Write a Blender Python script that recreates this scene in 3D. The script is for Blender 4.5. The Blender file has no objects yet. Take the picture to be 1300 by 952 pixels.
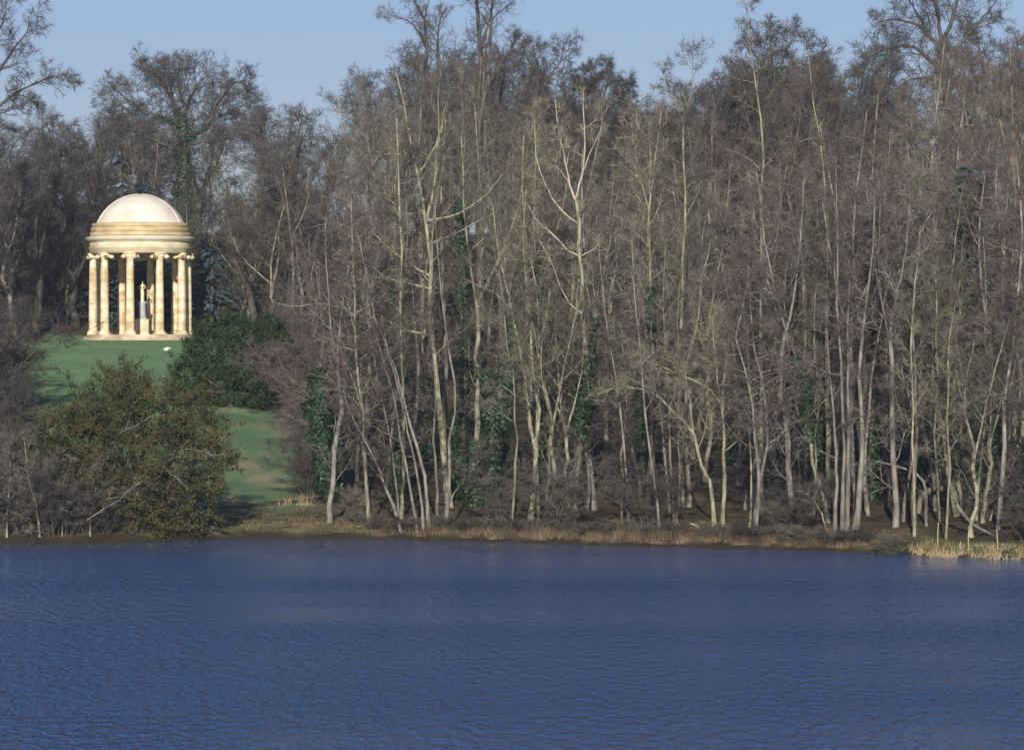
import bpy, math, random
import numpy as np
from math import radians, sin, cos, pi, tan

# ------------------------------------------------------------------ camera, sky, sun
FPX = 5200.0          # focal length in photo pixels (photo 1300 x 952)
EYE = 8.86            # eye height above the lake
HOR = 450.0           # photo row of the horizon
sc = bpy.context.scene
col = sc.collection
cam_d = bpy.data.cameras.new('camera'); cam = bpy.data.objects.new('camera', cam_d); col.objects.link(cam)
cam_d.sensor_fit = 'HORIZONTAL'; cam_d.sensor_width = 36.0; cam_d.lens = 36.0 * FPX / 1300.0
cam_d.clip_start = 0.5; cam_d.clip_end = 20000
cam.location = (0, 0, EYE)
cam.rotation_euler = (radians(90) - math.atan((476 - HOR) / FPX), 0, 0)
sc.camera = cam

SUN_EL, SUN_AZ = 17.5, 3.0          # sun low, behind the camera and a little to the left
world = bpy.data.worlds.new('World'); sc.world = world; world.use_nodes = True
wn = world.node_tree.nodes; wl = world.node_tree.links
wn.clear()
w_out = wn.new('ShaderNodeOutputWorld'); w_bg = wn.new('ShaderNodeBackground'); w_sky = wn.new('ShaderNodeTexSky')
w_sky.sky_type = 'NISHITA'; w_sky.sun_disc = False
w_sky.sun_elevation = radians(SUN_EL); w_sky.sun_rotation = radians(180 + SUN_AZ)
w_sky.altitude = 100; w_sky.air_density = 1.0; w_sky.dust_density = 0.4; w_sky.ozone_density = 2.5
w_hsv = wn.new('ShaderNodeMix'); w_hsv.data_type = 'RGBA'; w_hsv.blend_type = 'MULTIPLY'; w_hsv.inputs['Factor'].default_value = 1.0; w_hsv.inputs['B'].default_value = (.83, .83, 1.16, 1)   # film's blue cast
w_bg.inputs['Strength'].default_value = 0.060
wl.new(w_sky.outputs[0], w_hsv.inputs['A']); wl.new(w_hsv.outputs['Result'], w_bg.inputs['Color']); wl.new(w_bg.outputs[0], w_out.inputs['Surface'])

sun_d = bpy.data.lights.new('sun', 'SUN'); sun = bpy.data.objects.new('sun', sun_d); col.objects.link(sun)
sun_d.energy = 3.7; sun_d.angle = radians(0.53); sun_d.color = (1.0, 0.94, 0.84)
sun.rotation_euler = (radians(90 - SUN_EL), 0, radians(-SUN_AZ))
sc.view_settings.view_transform = 'Standard'; sc.view_settings.look = 'None'
sc.view_settings.exposure = 0.38; sc.view_settings.gamma = 1.0

RNG = np.random.default_rng(7)

# ------------------------------------------------------------------ pixels -> places
def at(px, py, Y):
    return np.array([(px - 650) / FPX * Y, Y, EYE - (py - HOR) / FPX * Y])
SH = [(-900, 700), (-300, 693), (-100, 691), (0, 690), (150, 689), (215, 686), (330, 684), (450, 684), (600, 686.5), (700, 690),
      (850, 694), (1000, 698), (1150, 704), (1300, 711), (1500, 720), (2200, 760)]
_sx = np.array([(p - 650) / FPX * (FPX * EYE / (q - HOR)) for p, q in SH]); _sy = np.array([FPX * EYE / (q - HOR) for p, q in SH])
def shore(x):
    x = np.asarray(x, float)
    return np.interp(x, _sx, _sy) + .35 * np.sin(x * .9) + .25 * np.sin(x * 2.3 + 1)
def H(x, y):
    x = np.asarray(x, float); y = np.asarray(y, float)
    d = y - shore(x)
    z = np.interp(d, [-30, -3, -.3, .12, .5, 2, 8, 13.5, 16.5, 62, 118, 123, 128, 143, 175, 245, 320, 700, 3000, 9000],
                  [-2, -.5, -.12, .16, .34, .50, .85, 1.2, 1.42, 5.0, 9.75, 9.95, 9.97, 10.4, 14.5, 21.5, 24, 26, 26, 20])
    near = np.interp(y, [-2000, -60, 0, 40, 62, 72], [9, 8, 7.2, 2.0, .15, -2])
    z = np.where(y < 100, near, z)
    bump = .10 * np.sin(x * .55 + y * .21) * np.sin(y * .33 - x * .13) + .05 * np.sin(x * 1.3 + 2) * np.sin(y * 1.1)
    return z + bump * np.clip((d - 2) / 6, 0, 1) * np.clip((116 - d) / 10, 0, 1)
def ground(px, py):
    """where the ray through a pixel meets the bank or lawn"""
    ys = np.arange(165, 420, .1)
    x = (px - 650) / FPX * ys; z = EYE - (py - HOR) / FPX * ys
    hit = np.nonzero((z - H(x, ys) <= 0) & (ys > shore(x) + .3))[0]
    Y = ys[hit[0]] if len(hit) else 330.
    x = (px - 650) / FPX * Y
    return np.array([x, Y, float(H(x, Y))])

# ------------------------------------------------------------------ materials
def mat(name, c1, c2=None, scale=3., rough=.8, bump=0., bscale=None, detail=4, stretch=(1, 1, 1), spec=.3, c3=None, rand=0., trans=0., lo=.35, hi=.65):
    m = bpy.data.materials.new(name); m.use_nodes = True
    n = m.node_tree.nodes; l = m.node_tree.links; b = n['Principled BSDF']
    b.inputs['Roughness'].default_value = rough; b.inputs['Specular IOR Level'].default_value = spec
    tc = n.new('ShaderNodeTexCoord'); mp = n.new('ShaderNodeMapping'); mp.inputs['Scale'].default_value = stretch
    l.new(tc.outputs['Object'], mp.inputs['Vector'])
    nz = n.new('ShaderNodeTexNoise'); nz.inputs['Scale'].default_value = scale; nz.inputs['Detail'].default_value = detail
    l.new(mp.outputs[0], nz.inputs['Vector'])
    r = n.new('ShaderNodeValToRGB'); e = r.color_ramp.elements
    e[0].position = lo; e[1].position = hi; e[0].color = (*c1, 1); e[1].color = (*(c2 or c1), 1)
    if c3: k = e.new((lo + hi) / 2); k.color = (*c3, 1)
    l.new(nz.outputs['Fac'], r.inputs['Fac'])
    out = r.outputs[0]
    if rand:
        oi = n.new('ShaderNodeObjectInfo'); h = n.new('ShaderNodeHueSaturation')
        mr = n.new('ShaderNodeMapRange'); mr.inputs['To Min'].default_value = 1 - rand; mr.inputs['To Max'].default_value = 1 + rand
        l.new(oi.outputs['Random'], mr.inputs['Value']); l.new(mr.outputs[0], h.inputs['Value']); l.new(out, h.inputs['Color']); out = h.outputs[0]
    l.new(out, b.inputs['Base Color'])
    if bump:
        nb = n.new('ShaderNodeTexNoise'); nb.inputs['Scale'].default_value = bscale or scale * 4; nb.inputs['Detail'].default_value = 5
        l.new(mp.outputs[0], nb.inputs['Vector'])
        bp = n.new('ShaderNodeBump'); bp.inputs['Strength'].default_value = bump; bp.inputs['Distance'].default_value = .05
        l.new(nb.outputs['Fac'], bp.inputs['Height']); l.new(bp.outputs[0], b.inputs['Normal'])
    if trans:
        tr = n.new('ShaderNodeBsdfTranslucent'); mx = n.new('ShaderNodeMixShader'); mx.inputs[0].default_value = trans
        l.new(out, tr.inputs['Color']); l.new(b.outputs[0], mx.inputs[1]); l.new(tr.outputs[0], mx.inputs[2])
        l.new(mx.outputs[0], n['Material Output'].inputs['Surface'])
    return m

M = {}
M['bark_olive'] = mat('bark_olive', (.13, .12, .078), (.36, .335, .225), 2.2, .85, .6, stretch=(3, 3, .8), c3=(.25, .235, .155), rand=.25)
M['bark_grey'] = mat('bark_grey', (.11, .10, .085), (.30, .275, .225), 2.0, .85, .6, stretch=(3, 3, .8), c3=(.20, .182, .15), rand=.25)
M['bark_brown'] = mat('bark_brown', (.11, .08, .06), (.27, .21, .155), 2.2, .9, .6, stretch=(3, 3, .8), rand=.15)
M['bark_dark'] = mat('bark_dark', (.055, .05, .045), (.14, .125, .10), 2.0, .9, .6, stretch=(3, 3, .8), rand=.15)
M['dead_wood'] = mat('dead_wood', (.38, .31, .22), (.60, .52, .40), 3.0, .8, .4, stretch=(3, 3, .6))
M['twig_olive'] = mat('twig_olive', (.11, .10, .072), (.25, .23, .165), 1.5, .85, rand=.36)
M['twig_grey'] = mat('twig_grey', (.095, .084, .073), (.20, .178, .155), 1.5, .85, rand=.36)
M['twig_purple'] = mat('twig_purple', (.094, .069, .066), (.18, .136, .126), 1.2, .85, rand=.28)
M['twig_dark'] = mat('twig_dark', (.065, .058, .055), (.13, .115, .105), 1.2, .85, rand=.25)
M['ivy'] = mat('ivy', (.014, .036, .014), (.040, .082, .032), 1.6, .5, spec=.5, rand=.15)
M['yew_olive'] = mat('yew_olive', (.038, .044, .017), (.118, .098, .038), .8, .7, c3=(.070, .070, .026))
M['yew_dark'] = mat('yew_dark', (.020, .040, .016), (.052, .082, .030), 1.2, .7, c3=(.033, .060, .022))
M['cedar_blue'] = mat('cedar_blue', (.045, .075, .075), (.125, .175, .18), .8, .6, c3=(.08, .12, .125), rand=.15)
M['stone'] = mat('temple_stone', (.52, .38, .19), (.84, .73, .51), 1.3, .85, .35, 16, stretch=(1, 1, 1.2), c3=(.70, .57, .35), lo=.36, hi=.6, detail=7)
M['stone_ochre'] = mat('attic_stone', (.48, .36, .19), (.68, .54, .33), .8, .85, .2, 10, stretch=(1, 1, 2.5))
M['stone_pale'] = mat('entablature_stone', (.66, .54, .33), (.84, .75, .55), .8, .85, .2, 12, stretch=(1, 1, 2.5))
M['stone_step'] = mat('step_stone', (.36, .28, .18), (.66, .56, .41), .9, .9, .3, 12, stretch=(1, 1, 2))
M['dome'] = mat('dome_render', (.70, .62, .47), (.86, .80, .68), .7, .7, .1, 10, c3=(.80, .73, .59))
M['plaster'] = mat('dome_plaster', (.5, .44, .35), (.6, .54, .44), 1.0, .9)
M['grey_marble'] = mat('grey_marble', (.34, .34, .36), (.48, .48, .50), 2.0, .6)
M['white_rock'] = mat('white_rock', (.72, .72, .70), (.84, .84, .82), 4.0, .6)
M['gilt'] = mat('gilding', (.62, .47, .22), (.86, .70, .42), 5, .45); M['gilt'].node_tree.nodes['Principled BSDF'].inputs['Metallic'].default_value = .3
M['straw'] = mat('dead_grass', (.13, .105, .055), (.34, .27, .15), .9, .9, c3=(.21, .165, .09))
M['reed'] = mat('reed_straw', (.40, .29, .14), (.68, .54, .31), .8, .85, c3=(.53, .41, .21))
M['rush'] = mat('rush_green', (.05, .075, .03), (.17, .17, .07), 1.0, .85)
M['bracken'] = mat('litter_brown', (.085, .062, .042), (.22, .155, .10), 1.2, .9)
M['house_stone'] = mat('house_stone', (.26, .21, .15), (.40, .34, .25), .3, .9)
M['house_trim'] = mat('house_trim', (.30, .26, .19), (.50, .44, .34), .4, .9)
M['house_roof'] = mat('house_roof', (.14, .14, .15), (.22, .22, .23), .5, .7)
M['pane'] = mat('window_pane', (.02, .025, .03), (.04, .05, .06), 1, .08, spec=.6)
M['path'] = mat('path_earth', (.07, .045, .032), (.15, .10, .07), 1.5, .95, .5)
M['post'] = mat('grey_post', (.32, .33, .36), (.42, .43, .46), 3, .8)

def ground_material():
    m = bpy.data.materials.new('ground'); m.use_nodes = True
    n = m.node_tree.nodes; l = m.node_tree.links; b = n['Principled BSDF']; b.inputs['Roughness'].default_value = .95; b.inputs['Specular IOR Level'].default_value = .1
    tc = n.new('ShaderNodeTexCoord'); at_ = n.new('ShaderNodeAttribute'); at_.attribute_name = 'cover'
    sep = n.new('ShaderNodeSeparateColor'); l.new(at_.outputs['Color'], sep.inputs[0])
    def noise(s, st=(1, 1, 1), det=4):
        mp = n.new('ShaderNodeMapping'); mp.inputs['Scale'].default_value = st; l.new(tc.outputs['Object'], mp.inputs['Vector'])
        q = n.new('ShaderNodeTexNoise'); q.inputs['Scale'].default_value = s; q.inputs['Detail'].default_value = det; l.new(mp.outputs[0], q.inputs['Vector']); return q.outputs['Fac']
    def ramp(f, stops):
        r = n.new('ShaderNodeValToRGB'); e = r.color_ramp.elements
        e[0].position, e[0].color = stops[0][0], (*stops[0][1], 1); e[1].position, e[1].color = stops[-1][0], (*stops[-1][1], 1)
        for p, c in stops[1:-1]: k = e.new(p); k.color = (*c, 1)
        l.new(f, r.inputs['Fac']); return r.outputs[0]
    def mix(f, a, c):
        x = n.new('ShaderNodeMix'); x.data_type = 'RGBA'; l.new(f, x.inputs['Factor']); l.new(a, x.inputs['A']); l.new(c, x.inputs['B']); return x.outputs['Result']
    def math_(op, a, v):
        x = n.new('ShaderNodeMath'); x.operation = op; x.use_clamp = True; l.new(a, x.inputs[0])
        if isinstance(v, (int, float)): x.inputs[1].default_value = v
        else: l.new(v, x.inputs[1])
        return x.outputs[0]
    lawn = ramp(noise(.5, (.10, 1, 1), 5), [(.33, (.165, .28, .12)), (.5, (.19, .31, .135)), (.67, (.225, .34, .145))])
    rough_g = ramp(noise(.7, (1, .28, 1), 8), [(.36, (.13, .235, .11)), (.5, (.18, .265, .125)), (.58, (.245, .27, .135)), (.70, (.36, .31, .18))])
    dry = ramp(noise(1.1, (1, 1, 1), 7), [(.32, (.06, .065, .03)), (.5, (.15, .13, .065)), (.68, (.28, .22, .12))])
    wood = ramp(noise(.8, (1, 1, 1), 6), [(.34, (.05, .055, .025)), (.5, (.10, .072, .045)), (.66, (.17, .115, .07))])
    c = mix(sep.outputs[1], lawn, rough_g); 
    patch = math_('MULTIPLY', sep.outputs[2], 1.0); c = mix(patch, c, dry); c = mix(sep.outputs[0], c, wood)
    mud = n.new('ShaderNodeRGB'); mud.outputs[0].default_value = (.045, .036, .024, 1); a2 = n.new('ShaderNodeAttribute'); a2.attribute_name = 'mud'; c = mix(a2.outputs['Fac'], c, mud.outputs[0])
    l.new(c, b.inputs['Base Color'])
    bp = n.new('ShaderNodeBump'); bp.inputs['Strength'].default_value = .7; bp.inputs['Distance'].default_value = .08
    l.new(noise(3.5, (1, 1, 1), 6), bp.inputs['Height']); l.new(bp.outputs[0], b.inputs['Normal'])
    return m

def water_material():
    m = bpy.data.materials.new('lake_water'); m.use_nodes = True
    n = m.node_tree.nodes; l = m.node_tree.links; b = n['Principled BSDF']
    b.inputs['Base Color'].default_value = (.034, .115, .32, 1); b.inputs['Roughness'].default_value = .15; b.inputs['IOR'].default_value = 1.333
    tc = n.new('ShaderNodeTexCoord')
    def noise(s, st, det=3, rough=.55):
        mp = n.new('ShaderNodeMapping'); mp.inputs['Scale'].default_value = st; l.new(tc.outputs['Object'], mp.inputs['Vector'])
        q = n.new('ShaderNodeTexNoise'); q.inputs['Scale'].default_value = s; q.inputs['Detail'].default_value = det; q.inputs['Roughness'].default_value = rough
        l.new(mp.outputs[0], q.inputs['Vector']); return q.outputs['Fac']
    w1 = noise(1.1, (.75, 1.0, 1), 6, .68)
    w0 = noise(2.0, (1.4, .42, 1), 3, .6)                                          # wave groups, long towards the bank
    ad = n.new('ShaderNodeMath'); ad.operation = 'MULTIPLY_ADD'; l.new(w0, ad.inputs[0]); ad.inputs[1].default_value = WGRP; l.new(w1, ad.inputs[2]); w1 = ad.outputs[0]
    gust = noise(.06, (.22, 1.0, 1), 3)
    def remap(f, a0, a1, b0, b1):
        mr = n.new('ShaderNodeMapRange'); 
        for nm, v in (('From Min', a0), ('From Max', a1), ('To Min', b0), ('To Max', b1)): mr.inputs[nm].default_value = v
        l.new(f, mr.inputs['Value']); return mr.outputs[0]
    sx_ = n.new('ShaderNodeSeparateXYZ'); l.new(tc.outputs['Object'], sx_.inputs[0])
    lee = remap(sx_.outputs['Y'], 160, 188, 1.0, .15)                             # calmer water under the trees
    mm = n.new('ShaderNodeMath'); mm.operation = 'MULTIPLY'; l.new(remap(gust, .35, .65, RGH - .10, RGH + .07), mm.inputs[0]); l.new(lee, mm.inputs[1])
    l.new(mm.outputs[0], b.inputs['Roughness'])     # wind ruffles the surface in bands
    bp = n.new('ShaderNodeBump'); bp.inputs['Distance'].default_value = BDIST
    m2 = n.new('ShaderNodeMath'); m2.operation = 'MULTIPLY'; l.new(remap(gust, .35, .65, .55, 1.0), m2.inputs[0]); l.new(lee, m2.inputs[1]); l.new(m2.outputs[0], bp.inputs['Strength']); l.new(w1, bp.inputs['Height']); l.new(bp.outputs[0], b.inputs['Normal'])
    return m
RGH, BDIST, WGRP = .17, .36, 5.0
M['ground'] = ground_material(); M['water'] = water_material()

# ------------------------------------------------------------------ mesh helpers
def build_mesh(name, verts, faces, material, smooth=False):
    """faces: list of integer arrays, one per face size"""
    me = bpy.data.meshes.new(name)
    verts = np.asarray(verts, np.float32).reshape(-1, 3)
    me.vertices.add(len(verts)); me.vertices.foreach_set('co', verts.ravel())
    faces = [np.asarray(f, np.int32) for f in faces if len(f)]
    nl = sum(f.size for f in faces); npoly = sum(len(f) for f in faces)
    me.loops.add(nl); me.loops.foreach_set('vertex_index', np.concatenate([f.ravel() for f in faces]))
    tot = np.concatenate([np.full(len(f), f.shape[1], np.int32) for f in faces])
    st = np.concatenate([[0], np.cumsum(tot)[:-1]]).astype(np.int32)
    me.polygons.add(npoly); me.polygons.foreach_set('loop_start', st); me.polygons.foreach_set('loop_total', tot)
    if smooth: me.polygons.foreach_set('use_smooth', np.ones(npoly, bool))
    me.update(calc_edges=True)
    me.materials.append(material)
    return me
def link(name, data, parent=None, loc=None, rotz=0):
    o = bpy.data.objects.new(name, data); col.objects.link(o)
    if parent is not None: o.parent = parent
    if loc is not None: o.location = tuple(float(v) for v in loc)
    o.rotation_euler = (0, 0, rotz)
    return o
def tag(o, label=None, cat=None, group=None, kind=None):
    if label: o['label'] = label
    if cat: o['category'] = cat
    if group: o['group'] = group
    if kind: o['kind'] = kind
    return o
class MB:
    """collects shapes for one mesh"""
    def __init__(s): s.v = []; s.f = {}; s.n = 0
    def add(s, v, *fs):
        v = np.asarray(v, float).reshape(-1, 3); s.v.append(v)
        for f in fs:
            f = np.asarray(f, int)
            if len(f): s.f.setdefault(f.shape[1], []).append(f + s.n)
        s.n += len(v)
    def box(s, x0, x1, y0, y1, z0, z1):
        v = [(x, y, z) for z in (z0, z1) for y in (y0, y1) for x in (x0, x1)]
        s.add(v, [(0, 2, 3, 1), (4, 5, 7, 6), (0, 1, 5, 4), (2, 6, 7, 3), (0, 4, 6, 2), (1, 3, 7, 5)])
    def lathe(s, prof, seg=48, c=(0, 0, 0), a0=0, a1=2 * pi, loop=False):
        prof = np.asarray(prof, float); k = len(prof); full = abs(a1 - a0 - 2 * pi) < 1e-6
        a = np.linspace(a0, a1, seg + (0 if full else 1), endpoint=not full)
        v = np.stack([np.outer(np.cos(a), prof[:, 0]), np.outer(np.sin(a), prof[:, 0]), np.tile(prof[:, 1], (len(a), 1))], -1) + np.array(c)
        i, j = np.meshgrid(np.arange(seg), np.arange(k if loop else k - 1), indexing='ij')
        i2 = (i + 1) % len(a); j2 = (j + 1) % k
        s.add(v, np.stack([i * k + j, i2 * k + j, i2 * k + j2, i * k + j2], -1).reshape(-1, 4))
    def tubes(s, P, R, S=5):
        v, q = tubes(P, R, S); s.add(v, q)
    def mesh(s, name, m, smooth=False):
        return build_mesh(name, np.concatenate(s.v), [np.concatenate(f) for f in s.f.values()], m, smooth)
    def build(s, name, m, parent=None, smooth=False, loc=None):
        return link(name, s.mesh(name, m, smooth), parent, loc)
def nrm(v): return v / np.maximum(np.linalg.norm(v, axis=-1, keepdims=True), 1e-9)
def frame(T):
    ref = np.where(np.abs(T[..., 2:3]) > .8, np.array([1., .13, 0]), np.array([0, 0, 1.]))
    U = nrm(np.cross(T, ref)); return U, np.cross(T, U)
def tubes(P, R, S):
    N, K, _ = P.shape
    T = nrm(np.gradient(P, axis=1)); Tm = nrm(P[:, -1] - P[:, 0])
    ref = np.where(np.abs(Tm[:, 2:3]) > .7, np.array([1., .13, 0]), np.array([0, 0, 1.]))[:, None, :] * np.ones((1, K, 1))
    U = nrm(np.cross(T, ref)); V = np.cross(T, U)
    a = np.arange(S) * 2 * pi / S
    v = P[:, :, None] + R[:, :, None, None] * (np.cos(a)[:, None] * U[:, :, None] + np.sin(a)[:, None] * V[:, :, None])
    n, k, s_ = np.meshgrid(np.arange(N), np.arange(K - 1), np.arange(S), indexing='ij'); s2 = (s_ + 1) % S
    b = n * K * S
    q = np.stack([b + k * S + s_, b + k * S + s2, b + (k + 1) * S + s2, b + (k + 1) * S + s_], -1).reshape(-1, 4)
    return v.reshape(-1, 3), q
def spikes(P0, P1, r):
    """three-sided tapering twigs"""
    T = nrm(P1 - P0); U, V = frame(T); a = np.arange(3) * 2 * pi / 3
    b = P0[:, None] + r[:, None, None] * (np.cos(a)[:, None] * U[:, None] + np.sin(a)[:, None] * V[:, None])
    v = np.concatenate([b, P1[:, None]], 1).reshape(-1, 3); i = np.arange(len(P0)) * 4
    return v, np.concatenate([np.stack([i, i + 1, i + 3], 1), np.stack([i + 1, i + 2, i + 3], 1), np.stack([i + 2, i, i + 3], 1)])

# ------------------------------------------------------------------ bare trees
def smooth_path(pts, K):
    p = np.asarray(pts, float)
    if len(p) > 2:
        t = np.concatenate([[0], np.cumsum(np.linalg.norm(np.diff(p[:, :3], axis=0), axis=1))]); t /= t[-1]
        u = np.linspace(0, 1, K)
        m = np.gradient(p, t, axis=0)
        i = np.clip(np.searchsorted(t, u, side='right') - 1, 0, len(t) - 2); h = (t[i + 1] - t[i])[:, None]; s = ((u - t[i]) / (t[i + 1] - t[i]))[:, None]
        q = (2 * s**3 - 3 * s**2 + 1) * p[i] + (s**3 - 2 * s**2 + s) * h * m[i] + (-2 * s**3 + 3 * s**2) * p[i + 1] + (s**3 - s**2) * h * m[i + 1]
    else:
        q = p[0] + np.linspace(0, 1, K)[:, None] * (p[1] - p[0])
    q[:, 3] = np.maximum(q[:, 3], .006)
    return q
def spawn(P, R, n, t0, t1, ang, length, K, up, wander, rng, rf=.6, rmin=.004, slim=.014, fall=.6, parent_frac=None):
    """n children on every path; returns paths and radii"""
    N, KP, _ = P.shape
    t = t0 + (t1 - t0) * (np.arange(n)[None] + rng.random((N, n))) / n
    f = t * (KP - 1); i = np.minimum(f.astype(int), KP - 2); w = (f - i)[..., None]
    ar = np.arange(N)[:, None]
    p = P[ar, i] * (1 - w) + P[ar, i + 1] * w; r = R[ar, i] * (1 - w[..., 0]) + R[ar, i + 1] * w[..., 0]
    T = nrm(P[ar, i + 1] - P[ar, i])
    U, V = frame(T)
    phi = (np.arange(n)[None] * 2.4 + rng.random((N, 1)) * 6.28 + rng.normal(0, .5, (N, n)))[..., None]
    a = (ang * (1 + rng.normal(0, .18, (N, n))))[..., None]
    d = np.cos(a) * T + np.sin(a) * (np.cos(phi) * U + np.sin(phi) * V)
    PL = np.linalg.norm(np.diff(P, axis=1), axis=2).sum(1)[:, None]
    L = (length if parent_frac is None else PL * parent_frac) * (1 - fall * (t - t0) / max(1 - t0, .05)) * rng.uniform(.55, 1.2, (N, n))
    p = p.reshape(-1, 3); d = nrm(d.reshape(-1, 3)); L = L.reshape(-1); r = r.reshape(-1)
    out = [p]; cur = d
    for k in range(K - 1):
        out.append(out[-1] + cur * (L / (K - 1))[:, None])
        cur = cur + rng.normal(0, wander, cur.shape); cur[:, 2] += up; cur = nrm(cur)
    r0 = np.maximum(np.minimum(r * rf, L * slim + .003), rmin)
    rr = r0[:, None] + (np.maximum(r0 * .25, rmin * .8) - r0)[:, None] * np.linspace(0, 1, K)[None]
    return np.stack(out, 1), rr
def bare_crown(stems, rng, n1=1.6, t0=.3, len1=3.2, ang1=1.0, up1=.10, n2=7, n3=6, n4=5, f2=.5, f3=.5, l4=.45, wander=.13, rscale=1.0, fall1=.6, up2=.06, twig=.0075):
    """limbs, branches and twigs grown on the stems: one crown mesh's worth of geometry"""
    B = MB(); L1 = []
    for q in stems:
        P = q[None, :, :3]; R = q[None, :, 3]
        Ls = np.linalg.norm(np.diff(P[0], axis=0), axis=1).sum()
        n = max(3, int(n1 * Ls * (1 - t0)))
        L1.append(spawn(P, R, n, t0, .99, ang1, len1 * min(1, .35 + Ls / 7), 7, up1, wander, rng, slim=.012, fall=fall1))
    P1 = np.concatenate([a for a, b in L1]); R1 = np.concatenate([b for a, b in L1]) * rscale
    tips = np.stack([q[-4:, :3] for q in stems]); tipr = np.stack([q[-4:, 3] for q in stems])
    B.tubes(P1, R1, 4)
    tw3 = twig * 1.5
    P2, R2 = spawn(P1, R1, n2, .15, .98, .85, 0, 5, up2, wander * 1.2, rng, parent_frac=f2, fall=.45); B.tubes(P2, np.maximum(R2 * rscale, tw3), 3); B.nbark = len(P1) * 24 + len(P2) * 12
    Pt, Rt = spawn(tips, tipr, 4, .0, 1, .5, 1.7, 5, up2, wander, rng); B.tubes(Pt, np.maximum(Rt, .006), 3)
    P2 = np.concatenate([P2, Pt]); R2 = np.concatenate([R2, Rt])
    P3, R3 = spawn(P2, R2, n3, .1, 1, .8, 0, 3, up2, wander * 1.4, rng, parent_frac=f3, fall=.4); B.tubes(P3, np.maximum(R3 * rscale, twig * .85), 3)
    P4, R4 = spawn(P3, R3, n4, .1, 1, .75, l4, 2, 0, 0, rng, fall=.3)
    v, f = spikes(P4[:, 0], P4[:, 1], np.full(len(P4), twig)); B.add(v, f)
    return B
def ivy_leaves(path, rng, n, rad, size=.10, t0=0., t1=1.):
    """leaves hugging a stem; path rows are x y z r"""
    t = t0 + (t1 - t0) * rng.random(n) ; f = t * (len(path) - 1); i = np.minimum(f.astype(int), len(path) - 2); w = (f - i)[:, None]
    c = path[i, :3] * (1 - w) + path[i + 1, :3] * w; rr = path[i, 3] * (1 - w[:, 0]) + path[i + 1, 3] * w[:, 0]
    a = rng.random(n) * 2 * pi
    lump = .6 + .4 * np.sin(t * 37 + a * 2) * np.sin(t * 17 + 1) + .25 * np.sin(a * 3 + t * 60)
    R = rr + rad * np.clip(lump, .15, 1.4) * rng.random(n) ** .5
    out = np.stack([np.cos(a), np.sin(a), rng.normal(0, .3, n)], 1)
    c = c + out * np.stack([R, R, R * .5], 1)
    return leaf_quads(c, nrm(out + np.array([0, 0, -.2])), size * rng.uniform(.6, 1.3, n), rng)
def leaf_quads(c, nor, s, rng):
    nor = nrm(nor + rng.normal(0, .45, nor.shape)); U, V = frame(nor); th = rng.random(len(c)) * 6.28
    U2 = np.cos(th)[:, None] * U + np.sin(th)[:, None] * V; V2 = np.cross(nor, U2)
    s = s[:, None]
    v = np.stack([c - U2 * s, c + V2 * s * .75 - nor * s * .25, c + U2 * s * 1.1, c - V2 * s * .75 - nor * s * .25], 1).reshape(-1, 3)
    i = np.arange(len(c)) * 4
    return v, np.concatenate([np.stack([i, i + 1, i + 2], 1), np.stack([i, i + 2, i + 3], 1)])
def trunk_mesh(q, m, S=8, flare=True, sink=.35):
    q = q.copy()
    if flare:
        q[0, 3] *= 1.35; q[0, 2] -= sink
    B = MB(); B.tubes(q[None, :, :3], q[None, :, 3], S); return B.mesh('trunk', m, True)

def plant_tree(name, stems, rng, barkm, twigm, label, cat='tree', group=None, base=None, ivy=None, crown=None, limb_from=1, K=14, limb_mat=None, crown_stems=None):
    """stems: arrays of world x y z r rows; the first ones are trunks, those after `limb_from` are limbs"""
    base = np.array(base if base is not None else stems[0][0][:3], float)
    root = link(name, None, None, base); tag(root, label, cat, group)
    loc = []
    for k, s in enumerate(stems):
        q = smooth_path(s, K); q[:, :3] -= base
        j = rng.normal(0, 1, (len(q), 3)) * (np.minimum(q[:, 3:], .12) * .30 + .006); j[0] = 0; q[:, :3] += j; q[:, 3] *= rng.uniform(.9, 1.12, len(q)); loc.append(q)
        is_trunk = k < limb_from
        me = trunk_mesh(q, barkm if is_trunk or limb_mat is None else limb_mat, 8 if is_trunk else 6, is_trunk)
        link('trunk' if is_trunk else 'limb', me, root)
    if crown is not None:
        cs = loc if crown_stems is None else [loc[i] for i in crown_stems]
        cb = bare_crown(cs, rng, **crown); me = cb.mesh('crown', twigm); me.materials.append(limb_mat or barkm)
        mi = np.zeros(len(me.polygons), np.int32); mi[:cb.nbark] = 1; me.polygons.foreach_set('material_index', mi); link('crown', me, root)
    if ivy:
        B = MB()
        for (k, n, rad, t0, t1) in ivy:
            v, f = ivy_leaves(loc[k], rng, int(n * 1.35), rad * .72, .09, t0, t1); B.add(v, f)
        B.build('ivy', M['ivy'], root)
    return root
def px_stem(pts, Y, r0, r1, rng, lean=0., base=None):
    """a stem traced from photo pixels, standing at depth Y (metres); radii in metres"""
    n = len(pts); rows = []
    w = np.cumsum(rng.normal(0, .10, n)) * (1 if n > 2 else 0); w -= w[0]
    ln = np.concatenate([[0], np.cumsum(np.hypot(*np.diff(np.array(pts, float), axis=0).T))]); ln /= ln[-1]
    for k, (px, py) in enumerate(pts):
        p = at(px, py, Y + w[k] + lean * ln[k]); rows.append([*p, r0 + (r1 - r0) * ln[k] ** .85])
    rows = np.array(rows)
    if base is not None: rows[0, :3] = base
    return rows

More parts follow.
